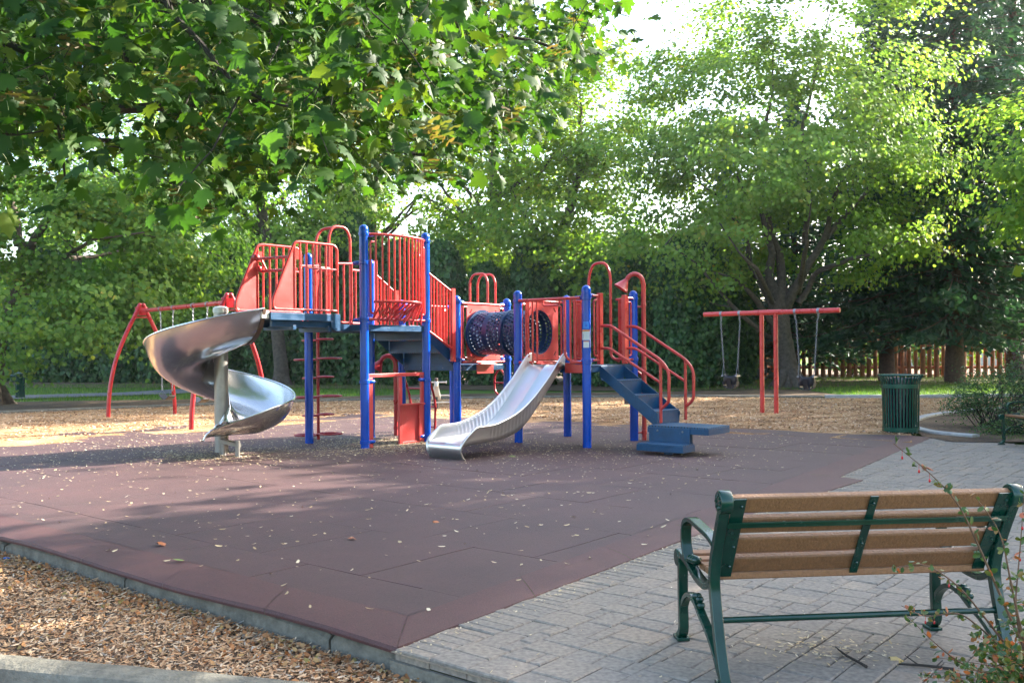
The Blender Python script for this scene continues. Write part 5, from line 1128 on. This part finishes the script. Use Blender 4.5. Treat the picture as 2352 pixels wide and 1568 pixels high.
m = MB(); m.add([(-8.6, -.6, 2.95), (8.6, -.6, 2.95), (8.6, 8.6, 2.95), (-8.6, 8.6, 2.95), (-8.6, 4, 5.6), (8.6, 4, 5.6)], [(0, 1, 5, 4), (2, 3, 4, 5), (0, 4, 3), (1, 2, 5), (3, 2, 1, 0)]); m.build('roof', ROOFM, HS, smooth=0)
for x in (-5, -1, 4):
    m = MB(); m.box(x, x+1.4, -.05, -.003, 1.0, 2.3); f = m.build('window', WHITEP, HS, smooth=0, bevel=.01); m = MB(); m.box(x+.08, x+1.32, -.07, -.052, 1.08, 2.22); m.build('pane', mat('window_glass', (.05, .06, .08), .1), f, smooth=0)
# bright garden bushes behind the pickets
for i, (x, y, rr) in enumerate([(13.5, 49.5, 2.0), (17.5, 48.6, 2.2), (21.6, 47.3, 2.1), (25.6, 46, 2.2)]):
    g_ = np.random.default_rng(200+i); ro = empty('garden_bush', ('sunny yellow-green bush behind the left end of the picket fence', 'sunny bush behind the pickets, above the litter bin', 'sunny bush behind the pickets, right of the bin', 'sunny bush behind the right end of the picket fence')[i], 'bush', (x, y, 0), group='garden bushes behind the fence')
    m = MB()
    for k in range(7): a_ = k*.9; m.tube([(0, 0, -.05), (math.cos(a_)*.5, math.sin(a_)*.5, .9), (math.cos(a_)*1.3, math.sin(a_)*1.1, 1.9)], [.05, .035, .01], 6)
    m.build('stems', BARK, ro); P_ = ell(3600, (0, 0, 1.5), (rr, 1.2, 1.5), g_, .3); leaf_mesh('foliage', P_, np.array([0, -.2, .5]) + g_.normal(size=P_.shape)*.6, .2*g_.uniform(.6, 1.2, len(P_)), OVAL, LEAFY, ro, .3, g=g_)
# ---------------------------------------------------------------- shrubs
def shrub(name, label, loc, blobs, n, ls, mt, seed, nst=26, cat='shrub', H=1.1, group=None):
    g = np.random.default_rng(seed); root = empty(name, label, cat, loc, group=group); m = MB(); tips = []
    for i in range(nst):
        c, r, _ = blobs[i % len(blobs)]; t = ell(1, c, np.array(r), g, .6)[0]; b0 = Vector((g.normal()*.1, g.normal()*.1, -.02)); q = Vector(t)
        m.tube([b0, b0.lerp(q, .5) + Vector((0, 0, .12)), q], [.011, .008, .003], 5, caps=False); tips.append(t)
        for k in range(4):
            e = q + Vector(g.normal(size=3)) * .16; m.tube([b0.lerp(q, .5 + .1*k) + Vector((0, 0, .08)), e], [.005, .002], 4, caps=False); tips.append(np.array(e))
    m.build('stems', TWIG, root)
    tips = np.array(tips); P = [tips[g.integers(0, len(tips), n//2)] + g.normal(size=(n//2, 3)) * .10]
    w_ = np.array([b[2] for b in blobs], float); w_ /= w_.sum()
    for (c, r, _), q in zip(blobs, w_): P.append(ell(int(n/2*q), c, r, g, .3))
    P = np.concatenate(P); P[:, 2] = np.maximum(P[:, 2], .03); leaf_mesh('foliage', P, np.array([0, 0, .6]) + g.normal(size=P.shape) * .6, ls * g.uniform(.6, 1.3, len(P)), OVAL, mt, root, .3, g=g); return root
shrub('shrub', 'loose green shrub growing in the soil bed by the curved kerb', (8.15, 16.0, 0), [((.15, .1, .62), (.75, .6, .42), 3), ((.95, .3, .85), (.7, .6, .45), 2), ((-.45, -.1, .42), (.35, .4, .22), 1)], 7500, .036, SHRUBM, 5, 40)
shrub('purple_shrub', 'purple-leaved shrub behind the green one at the right edge', (10.1, 17.3, 0), [((0, 0, .9), (.9, .6, .6), 1), ((.6, 0, 1.2), (.6, .5, .5), 1)], 5000, .045, PURPLE, 6, 34)
shrub('low_shrub', 'low dark ground-hugging shrub under the green shrub beside the far bench', (7.9, 14.6, 0), [((0, 0, .12), (.75, .35, .13), 1)], 1800, .035, SHRUBM, 7, 20)
# foreground barberry
def barberry():
    g = np.random.default_rng(19); loc = Vector((2.05, 2.95, 0)); root = empty('barberry_bush', 'barberry bush with small orange-tinged leaves and red berries at the lower right corner', 'bush', loc)
    BL = island_mat('barberry_leaves', [(0, (.035, .085, .03)), (.45, (.07, .13, .035)), (.72, (.16, .17, .04)), (.86, (.36, .14, .05)), (1, (.50, .12, .05))], .35, .3, (1.3, 1.2, .6), .5)
    BS = mat('barberry_stem', (.17, .085, .05), .7, var=.4, vscale=30); BB = mat('red_berry', (.5, .01, .015), .25, coat=.4)
    m = MB(); P = []; N_ = []; T_ = []; S_ = []; berry = MB(); warm = []
    def stem(pts, r0, dens=75, ls=.020):
        Q = fillet([Vector(p) - loc for p in pts], .25, 6); m.tube(Q, [r0 * (1 - .75*i/(len(Q)-1)) for i in range(len(Q))], 6)
        for a, b in zip(Q, Q[1:]):
            k = max(1, int((b-a).length * dens)); d = (b-a).normalized()
            for _ in range(k):
                o_ = Vector(g.normal(size=3)); o_ = (o_ - d * o_.dot(d)).normalized(); p = a.lerp(b, g.uniform())
                for c in range(int(g.integers(1, 4))):
                    o2 = (o_ + Vector(g.normal(size=3))*.5 + d*.5).normalized(); P.append(p + o2 * ls * .55); T_.append(o2); N_.append(Vector(g.normal(size=3)) + Vector((0, 0, .6))); S_.append(ls * g.uniform(.6, 1.25))
            if g.uniform() < .12: q = a.lerp(b, .5) + Vector((0, 0, -.02)); berry.ball(q, .0032, .0032, .0055, 8); berry.tube([a.lerp(b, .5), q], .0006, 4)
    B = loc + Vector((.1, -.0, 0)); w3 = lambda x, y, d: px(x, y, d)
    stem([w3(2420, 1640, 2.7), w3(2330, 1440, 2.62), w3(2260, 1280, 2.6), w3(2200, 1150, 2.6), w3(2130, 1080, 2.6), w3(2052, 1018, 2.6)], .0045, 60, .024)
    stem([w3(2400, 1620, 2.6), w3(2352, 1480, 2.5), w3(2320, 1330, 2.45), w3(2300, 1220, 2.45), w3(2240, 1140, 2.45)], .004)
    stem([w3(2400, 1600, 2.8), w3(2280, 1440, 2.75), w3(2200, 1340, 2.75), w3(2120, 1290, 2.75), w3(2050, 1305, 2.75)], .004)
    stem([w3(2380, 1620, 2.9), w3(2300, 1480, 2.9), w3(2200, 1400, 2.9), w3(2130, 1420, 2.9), w3(2070, 1390, 2.9)], .0035)
    stem([w3(2400, 1700, 2.8), w3(2290, 1560, 2.8), w3(2200, 1520, 2.8), w3(2140, 1470, 2.8), w3(2080, 1410, 2.8)], .0035)
    stem([w3(2420, 1660, 2.5), w3(2352, 1500, 2.5), w3(2330, 1400, 2.5), w3(2345, 1240, 2.5), w3(2352, 1130, 2.5)], .004)
    for i in range(150):
        x = g.uniform(2100, 2660); t = (x - 2090) / 500; y = g.uniform(1560 - 380 * min(1, t*.9 + .05), 1620); d = g.uniform(2.35, 3.05)
        s = (2440 + g.uniform(-30, 100), 1750, 2.75); e = (x, y, d); mid = (s[0]*.45 + e[0]*.55 + 20, s[1]*.4 + e[1]*.6 - 70, (s[2]+e[2])/2)
        stem([w3(*s), w3(*mid), w3(*e)], .003, 85, .021)
    m.build('stems', BS, root); A_ = lambda l: np.array([tuple(v) for v in l])
    leaf_mesh('foliage', A_(P), A_(N_), np.array(S_), OVAL, BL, root, .4, fan=True, tdir=A_(T_), g=g); berry.build('berries', BB, root)
barberry()
# ---------------------------------------------------------------- overhanging maple in the foreground
def near_maple():
    g = np.random.default_rng(23); loc = Vector((-6.6, 5.2, 0)); root = empty('overhanging_maple', 'near maple whose leafy seed-hung branches overhang the top left of the view', 'tree', loc, group='trees round the playground')
    LN = island_mat('near_maple_leaves', [(0, (.018, .06, .012)), (.4, (.032, .09, .012)), (.8, (.055, .13, .014)), (1, (.11, .16, .02))], .58, .5, (1.5, 1.45, .6), .3)
    SEED = island_mat('maple_seeds', [(0, (.07, .10, .02)), (.6, (.12, .13, .03)), (1, (.17, .11, .04))], .5, .4, (1.3, 1.3, .6), .3)
    m = MB(); m.tube([(0, 0, -.15), (0, 0, .6), (.1, 0, 2.2), (.35, .1, 3.4), (.8, .2, 5), (1.0, .3, 8)], [.42, .33, .29, .26, .2, .08], 14); limbs = []
    def limb(pts, r):
        Q = fillet([Vector(p) - loc for p in pts], .3, 4); Q = [q + Vector((noise.noise(q*2), noise.noise(q*2+Vector((9, 0, 0))), noise.noise(q*2+Vector((0, 9, 0))))) * .07 for q in Q]
        m.tube(Q, [max(.006, r * (1 - .8*i/(len(Q)-1))) for i in range(len(Q))], 7)
        for i, q in enumerate(Q): limbs.append((*q, r * (1 - .8*i/(len(Q)-1))))
    T0 = tuple(loc + Vector((.3, .1, 3.3))); T1 = tuple(loc + Vector((.5, .1, 3.9)))
    limb([T1, px(-300, -60, 6.4), px(340, 12, 6.2), px(550, 30, 6.0), px(700, 105, 6.0), px(800, 150, 6.2), px(950, 190, 6.6)], .055)
    limb([T0, px(-250, 160, 7.5), px(350, 258, 7.4), px(620, 225, 7.2), px(800, 300, 7.3), px(930, 350, 7.5), px(1040, 360, 7.6)], .05)
    limb([T1, px(-200, 60, 7), px(245, 90, 7), px(330, 190, 7.1), px(420, 330, 7.4), px(450, 420, 7.5)], .035)
    limb([T0, px(-200, 90, 5), px(0, 100, 4.8), px(70, 130, 4.8), px(120, 260, 4.9), px(140, 400, 5.0)], .03)
    limb([T1, px(200, -250, 7.5), px(800, -120, 8), px(1030, 0, 8), px(1100, 60, 8.2), px(1250, 110, 8.5), px(1340, 150, 8.6)], .045)
    limb([T1, px(300, -150, 5), px(420, 60, 4.6), px(520, 160, 4.4), px(620, 215, 4.4), px(700, 235, 4.4)], .022)
    limb([T0, px(-100, 300, 9), px(300, 330, 9.5), px(560, 350, 9.8), px(760, 330, 10)], .035)
    bx = [-80, 0, 60, 190, 225, 250, 330, 400, 470, 510, 600, 700, 800, 900, 960, 1040, 1080, 1160, 1190, 1260, 1330, 1410, 1430]
    by = [480, 480, 410, 475, 400, 320, 350, 480, 490, 420, 410, 375, 395, 395, 420, 430, 370, 335, 250, 190, 200, 190, -40]
    cs = []
    while len(cs) < 1040:
        x = g.uniform(-260, 1385); y = g.uniform(-330, 500); lo = np.interp(x, bx, by)
        if y > lo - (44 if x < 420 else 26): continue
        if ((x-215)/85)**2 + ((y-345)/105)**2 < 1 or ((x-300)/105)**2 + ((y-215)/75)**2 < 1 or ((x-20)/90)**2 + ((y-340)/60)**2 < 1: continue
        if x > 1180 and y < lo and g.uniform() < .45: continue
        if 850 < x < 1150 and y < 190 and g.uniform() < .2: continue
        d = g.choice([g.uniform(4.2, 5.6), g.uniform(6, 9), g.uniform(9, 13)], p=[.11, .37, .52])
        if d < 5.5 and (x > 1000): d += 2.5
        cs.append(np.array(px(x, y, d)) - np.array(loc))
    for _ in range(90): x, y, d = g.uniform(-700, 1300), g.uniform(-1500, -330), g.uniform(5, 10); cs.append(np.array(px(x, y, d)) - np.array(loc))
    cs = np.array(cs); ext = np.array(limbs); order = np.argsort(-np.linalg.norm(cs, axis=1))[::-1]
    for i in order:
        c = cs[i]; dd = np.linalg.norm(ext[:, :3] - c, axis=1); j = int(np.argmin(dd)); p, q = Vector(ext[j, :3]), Vector(c)
        mid = p.lerp(q, .55) + Vector(g.normal(size=3)) * .04 + Vector((0, 0, .05)); r0 = min(ext[j, 3]*.7, .004 + .008*(q-p).length); m.tube([p, mid, q], [r0, r0*.7, .003], 5, caps=False)
        ext = np.vstack([ext, [*mid, r0*.8], [*q, .006]])
    n = len(cs); cnt = g.poisson(30, n); idx = np.repeat(np.arange(n), cnt); off = g.normal(size=(len(idx), 3)) * np.array([.22, .22, .14]); pos = cs[idx] + off
    nr = np.array([.15, -.55, .55]) + g.normal(size=(len(idx), 3)) * .55; td = np.array([.1, -.1, -.9]) + g.normal(size=(len(idx), 3)) * .6
    # petioles
    pt = MB()
    for i in range(0, len(idx)):
        c, p = Vector(cs[idx[i]]), Vector(pos[i]) - Vector(td[i]).normalized() * .04; q = p + ((c - p).normalized() + Vector((0, 0, .8))).normalized() * .065; pt.tube([q, q.lerp(p, .5) + Vector((0, 0, .006)), p], .0011, 3, caps=False)
    m.build('trunk', TWIG, root, smooth=50); pt.build('petioles', mat('leaf_stalk', (.12, .16, .03), .5), root, smooth=0)
    leaf_mesh('crown', pos, nr, .102 * g.uniform(.5, 1.25, len(idx)), MAPLE, LN, root, .38, fan=True, tdir=td, g=g, xs=(.7, 1.1))
    # bunches of winged seeds
    WING = np.array([(-.5, .02), (-.42, .11), (-.22, .13), (-.05, .05), (.05, .05), (.22, .13), (.42, .11), (.5, .02), (.38, -.06), (.15, -.05), (0, -.07), (-.15, -.05), (-.38, -.06)])
    sel = g.choice(n, int(n*.5), replace=False); P = []; N_ = []; T_ = []
    for i in sel:
        k = int(g.integers(12, 26)); c = cs[i] + g.normal(size=3) * .06; a = g.uniform(0, PI)
        for j in range(k):
            P.append(c + g.normal(size=3) * np.array([.045, .045, .03]) - np.array([0, 0, .05 + .0035*j])); aa = a + g.normal()*.5; T_.append((math.sin(aa)*.2, -.1, -1)); N_.append((math.cos(aa + 1.57), math.sin(aa + 1.57), g.normal()*.3))
    leaf_mesh('seed_bunches', np.array(P), np.array(N_), .085 * g.uniform(.8, 1.2, len(P)), WING, SEED, root, .12, tdir=np.array(T_), g=g)
near_maple()
# unseen trees added beyond the right edge to shade the playground
for i, (x, y, h, sp, s, nb) in enumerate([(18, 22, 11, 4.2, 101, 270), (22, 28, 12.5, 4.4, 102, 240), (16, 15.5, 10.4, 4.6, 103, 430), (13.5, 8.5, 9.6, 4.6, 104, 430)]):
    mid_tree(('unseen maple beyond the right edge, added to shade the playground', 'unseen taller maple beyond the right edge, added for shade farther back', 'unseen maple beyond the right edge, added for shade near the patio', 'unseen maple beyond the right edge, added for shade nearest the camera')[i], (x, y, 0), h, sp, s, LEAF, r=.25, per=38, ls=.36, lo=.14, nb=nb, shell=0, crad=(.7, .7, .45))
# ---------------------------------------------------------------- loose stuff on the ground
def chips(name, P, ang, L_, W_, mt, lift=0, curl=.25, g=rng):
    n = len(P); sh = np.array([(-.5, -.28), (-.18, -.5), (.28, -.42), (.5, .1), (.2, .5), (-.35, .42)])
    nr = np.stack([g.normal(size=n)*lift, g.normal(size=n)*lift, np.ones(n)], 1); td = np.stack([np.cos(ang), np.sin(ang), np.zeros(n)], 1)
    nr = unit(nr); t = unit(td - nr * np.sum(td*nr, 1, keepdims=True)); s = np.cross(nr, t)
    V = P[:, None, :] + t[:, None]*sh[None, :, :1]*L_[:, None, None] + s[:, None]*sh[None, :, 1:]*W_[:, None, None] + nr[:, None]*((sh[None, :, :1]**2)*curl*L_[:, None, None])
    N = n; k = 6; V = V.reshape(-1, 3); me = bpy.data.meshes.new(name); me.vertices.add(len(V)); me.vertices.foreach_set('co', V.astype(np.float32).ravel())
    me.loops.add(N*k); me.loops.foreach_set('vertex_index', np.arange(N*k, dtype=np.int32)); me.polygons.add(N); me.polygons.foreach_set('loop_start', (np.arange(N)*k).astype(np.int32)); me.polygons.foreach_set('loop_total', np.full(N, k, np.int32)); me.update(calc_edges=True)
    return tag(link(name, me, mt), kind='stuff')
CHIPM = island_mat('wood_chips', [(0, (.16, .085, .045)), (.25, (.38, .21, .105)), (.6, (.56, .35, .19)), (.9, (.68, .50, .32)), (1, (.36, .34, .30))], .85)
DRYM = island_mat('dry_leaves', [(0, (.24, .10, .04)), (.5, (.45, .21, .085)), (.85, (.55, .33, .15)), (1, (.22, .2, .06))], .75, .3, (1.2, 1.1, .8))
PALE = island_mat('pale_flakes', [(0, (.40, .30, .16)), (.6, (.60, .48, .29)), (1, (.75, .66, .48))], .8)
g = np.random.default_rng(77)
def loc2w(a, b): c, s = math.cos(A0), math.sin(A0); return np.stack([ORG.x + a*c - b*s, ORG.y + a*s + b*c], 1)
# near bed
n = 90000; a = g.uniform(-1.5, 6.2, n); b = -7.73 - g.uniform(0, 1, n) ** 1.25 * 3.2; xy = loc2w(a, b); keep = (xy[:, 1] > 2.4) & ~((a > 5.45) & (b > -7.77)); xy = xy[keep]; n = len(xy)
z = -.135 + g.uniform(0, 1, n) ** 2 * .022 + .02 * np.exp(-((b[keep] + 7.73) / .18) ** 2) * g.uniform(0, 1, n)
bias = rng.normal(size=n) * .6 + g.choice([0, PI], n)
soil = np.array([noise.noise(Vector((x*2.2, y*2.2, 0))) for x, y in xy]); front = xy[:, 1] < 4.72 - (xy[:, 0] + 4.5) * .258 - .25
kk = ~(front & (soil > -.05)); xy, z, bias = xy[kk], z[kk], bias[kk]; n = len(xy)
chips('wood_chips', np.column_stack([xy, z]), g.uniform(0, 2*PI, n) * .35 + bias, g.uniform(.015, .055, n), g.uniform(.005, .013, n), CHIPM, .28, g=g)
n = 3000; a = g.uniform(.0, 6.4, n); b = -7.74 - np.concatenate([g.uniform(0, 2.4, n//2), np.abs(g.normal(size=n - n//2)) * .14]); xy = loc2w(a, b); k2 = (xy[:, 1] > 3.0); xy = xy[k2]; n = len(xy)
P = np.column_stack([xy, -.12 + g.uniform(0, .03, n)]); nr = np.stack([g.normal(size=n)*.6, g.normal(size=n)*.6 - .2, np.ones(n)], 1)
o = leaf_mesh('dry_leaves', P, nr, g.uniform(.018, .04, n), OVAL, DRYM, None, .9, g=g); tag(o, kind='stuff')
# far bed: scattered chips catching the light
xs = g.uniform(-16, 13, 60000); ys = 11 + g.uniform(0, 1, 60000) ** 1.3 * 15.5
chx = [p for p in CH]; 
def inpoly(x, y, poly):
    c = np.zeros(len(x), bool)
    for i in range(len(poly)):
        (x1, y1), (x2, y2) = poly[i-1], poly[i]
        q = ((y1 > y) != (y2 > y)) & (x < (x2-x1) * (y-y1) / (y2-y1 + 1e-12) + x1); c ^= q
    return c
ok = inpoly(xs, ys, CH + [tuple(LW(4.4, 4.3)[:2]), tuple(LW(1.7, 3.55)[:2]), tuple(LW(-4.25, 3.2)[:2]), tuple(LW(-5.7, 3.3)[:2]), tuple(LW(-6.4, -4.6)[:2]), (-30, 8)]); la = (xs-ORG.x)*math.cos(A0) + (ys-ORG.y)*math.sin(A0); lb = -(xs-ORG.x)*math.sin(A0) + (ys-ORG.y)*math.cos(A0)
ok &= ~((la > -6.5) & (lb < 3.3 + (la + 6.5)*.09) & (la < 4.6)); xs, ys = xs[ok], ys[ok]; n = len(xs)
chips('wood_chips', np.column_stack([xs, ys, .02 + g.uniform(0, .012, n)]), g.uniform(0, 2*PI, n), g.uniform(.03, .075, n), g.uniform(.012, .028, n), CHIPM, .3, g=g)
# pale flakes on the rubber surface, thicker under the structure
def flakes(name, pts, s0, s1, z0, mt):
    n = len(pts); la, lb = pts[:, 0], pts[:, 1]; xy = loc2w(la, lb); z = np.array([und(x, y) for x, y in pts]) + z0
    return chips(name, np.column_stack([xy, z]), g.uniform(0, 2*PI, n), g.uniform(s0, s1, n), g.uniform(s0*.35, s1*.4, n), mt, .18, .4, g)
pts = [np.column_stack([g.uniform(-6.2, 4.3, 1800), g.uniform(-7.6, 3.6, 1800)])]
for (ca, cb, ra, rb, n) in [(-1.8, -1.2, .8, .8, 1500), (-2.4, -3.5, .9, .6, 900), (-1.2, -2.2, .5, .4, 350), (.4, -1.2, 1.0, 1.0, 500), (1.8, -.4, 1.2, 1.0, 450), (-3.5, -4.5, 1.4, 1.0, 600), (-1.5, 2.6, 3, .5, 500), (-5.3, -1.5, .7, 2, 500), (.5, -.3, 1.4, .5, 260), (-1.0, -1.3, .4, .5, 1300), (-1.6, -.9, .5, .4, 900), (-2.3, -3.9, .5, .25, 500)]:
    n = int(n * 1.15); pts.append(np.column_stack([g.normal(ca, ra, n), g.normal(cb, rb, n)]))
pts = np.concatenate(pts); pts = pts[(pts[:, 0] < 4.3) & (pts[:, 0] > -6.3) & (pts[:, 1] > -7.3) & (pts[:, 1] < 3.0 + .08*(pts[:, 0] + 4))]
flakes('leaf_litter', pts, .012, .042, .005, PALE)
q = np.column_stack([g.uniform(2.0, 5.3, 90), g.uniform(-7.6, -2, 90)]); flakes('leaf_litter', q, .03, .06, .006, PALE)
q = np.column_stack([g.uniform(5.6, 8.6, 420), g.uniform(-7.8, -1, 420)]); e = np.column_stack([5.60 - (np.clip(g.uniform(-7.8, -4, 420), -9, 9) + 7.84) * 0, np.zeros(420)])
bb = g.uniform(-7.8, 0, 520); ee = np.column_stack([np.interp(bb, [-7.74, -3.3, -.96, -.88, 1.74], [5.54, 5.29, 5.34, 5.06, 4.79]) + np.abs(g.normal(size=520))*.05 + .01, bb]); pile = np.column_stack([g.normal(7.62, .07, 130), g.normal(-7.15, .09, 130)])
P = np.concatenate([q, ee]); xy = loc2w(P[:, 0], P[:, 1]); n = len(P)
chips('leaf_litter', np.column_stack([xy, np.full(n, .004)]), g.uniform(0, 2*PI, n), g.uniform(.008, .028, n), g.uniform(.003, .009, n), PALE, .15, .3, g)
n = 170; P = np.column_stack([g.normal(1.42, .16, n), g.normal(4.28, .11, n), np.full(n, .005)]); chips('leaf_litter', P, g.uniform(0, 2*PI, n), g.uniform(.012, .04, n), g.uniform(.004, .01, n), PALE, .2, .3, g)
# single things lying about
def one_leaf(loc, s, mt, label, name='fallen_leaf', rz=0, tilt=.2, shape=MAPLE, cat='leaf'):
    o = leaf_mesh(name, np.zeros((1, 3)), np.array([[tilt, .1, 1.]]), s, shape, mt, None, .5, fan=True, tdir=np.array([[math.cos(rz), math.sin(rz), 0]]), g=g); o.location = loc; return tag(o, label, cat)
YL = mat('yellowed_leaf', (.5, .38, .14), .6); OR = mat('orange_leaf', (.40, .13, .04), .6); GL = mat('green_leaf', (.14, .2, .05), .6)
def gp(x, y, h=0): dx, dy = x-1176, y-804.25; a = (dx-dy*ROLL)/2165; b = (dy+dx*ROLL)/2165; d = (EYE-h)/b; return Vector((a*d, d, h))
one_leaf(gp(2058, 1507, .012), .07, YL, 'pale yellow leaf lying on the pavers under the bench')
one_leaf(gp(370, 1243, .045), .075, OR, 'curled orange leaf on the rubber surface at the lower left', rz=1)
one_leaf(gp(410, 1283, .035), .08, GL, 'pale green winged seed on the rubber surface near the left kerb', 'winged_seed', .4, shape=OVAL, cat='seed')
one_leaf(gp(1003, 1195, .03), .07, OR, 'brown dry leaf in the middle of the rubber surface', rz=.3)
one_leaf(gp(810, 1232, .035), .06, OR, 'small dark brown leaf on the rubber surface left of centre', rz=2)
one_leaf(gp(1180, 1046, .03), .13, GL, 'pale green leaf on the rubber surface below the straight slide', rz=.1)
one_leaf(gp(237, 1552, -.1), .11, YL, 'cream maple leaf lying against the front kerb', rz=1.2, tilt=.5)
m = MB(); m.ball((0, 0, 0), .026, .010, .008, 10); o = m.build('blue_scrap', mat('blue_scrap', (.02, .10, .35), .4)); o.location = gp(15, 1281, -.1); tag(o, 'small bright blue plastic scrap on the chips at the left edge', 'scrap')
for pts_, l in (([(1925, 1490), (1945, 1505), (1970, 1518), (1990, 1530)], 'forked grey twig on the pavers below the bench'), ([(2065, 1524), (2110, 1526), (2150, 1530), (2190, 1536)], 'longer straight stick on the pavers right of the forked twig')):
    m = MB(); P = [gp(x, y, .012) for x, y in pts_]; m.tube(P, [.004, .006, .006, .007], 7); m.tube([P[1], P[1] + Vector((-.02, .09, .012))], [.004, .002], 5); m.tube([P[2], P[2] + Vector((.05, .05, .01))], [.004, .002], 5)
    tag(m.build('stick', TWIG), l, 'stick', 'sticks on the pavers')
# grass tufts on the lawn, near the beds and in the paver joints
GRB = island_mat('grass_blades', [(0, (.04, .10, .015)), (.6, (.08, .17, .02)), (1, (.16, .22, .04))], .6, .35, (1.4, 1.5, .5))
def blades(name, P, s, mt=GRB):
    n = len(P); sh = np.array([(-.06, -.0), (.06, 0), (.02, 1.0)]); nr = np.stack([g.normal(size=n), g.normal(size=n), g.normal(size=n)*.15], 1); td = np.stack([g.normal(size=n)*.35, g.normal(size=n)*.35, np.ones(n)], 1)
    return tag(leaf_mesh(name, P, nr, s, sh, mt, None, .0, tdir=td, g=g), kind='stuff')
n = 52000; xs = np.concatenate([g.uniform(-24, -4, n//2), g.uniform(3.5, 22, n//2)]); ys = np.concatenate([g.uniform(26.5, 41, n//2), g.uniform(27, 44, n//2)])
bad = inpoly(xs, ys, [(-40, 27.5), (-15, 26.5), (-6.5, 28), (-2, 29.8), (4, 30.2), (9.5, 31.4), (9.5, 26.4), (4, 27.3), (-1, 27.2), (-5, 26.7), (-9, 24.8), (-13, 21.5), (-18, 18), (-40, 15)]) | inpoly(xs, ys, [(-40, 28.2), (-15, 28.4), (-11.6, 30.8), (-9.7, 33.2), (-9.9, 36.5), (-12.2, 39), (-14, 39), (-12.4, 35.5), (-13.5, 32.5), (-17, 30.2), (-40, 30.2)])
xs, ys = xs[~bad], ys[~bad]; n = len(xs); blades('grass', np.column_stack([xs, ys, np.zeros(n) - .03]), g.uniform(.05, .11, n) * 1.5)
P = []
for (x, y, r, k) in [(7.5, 13.9, .25, 150), (8.1, 14.0, .2, 120), (7.0, 14.4, .12, 60), (8.6, 14.6, .3, 90), (-.2, 3.9, .14, 160), (.05, 3.75, .1, 90), (-.42, 4.05, .1, 60)]:
    zz = -.13 if y < 5 else .012; P.append(np.column_stack([g.normal(x, r, k), g.normal(y, r*.5, k), np.full(k, zz)]))
blades('grass', np.concatenate(P), .05)

# ---------------------------------------------------------------- thin haze volume added to soften far trees like lens glare
hz = bpy.data.materials.new('added_haze'); hz.use_nodes = True; ht = hz.node_tree; ht.nodes.remove(ht.nodes['Principled BSDF'])
pv = ht.nodes.new('ShaderNodeVolumePrincipled'); pv.inputs['Density'].default_value = .00028; pv.inputs['Color'].default_value = (.9, .95, 1, 1); pv.inputs['Anisotropy'].default_value = .3
ht.links.new(pv.outputs[0], ht.nodes['Material Output'].inputs['Volume'])
m = MB(); m.box(-620, 620, -620, 920, -1.3, 32); tag(m.build('added_haze', hz, smooth=0), kind='stuff')
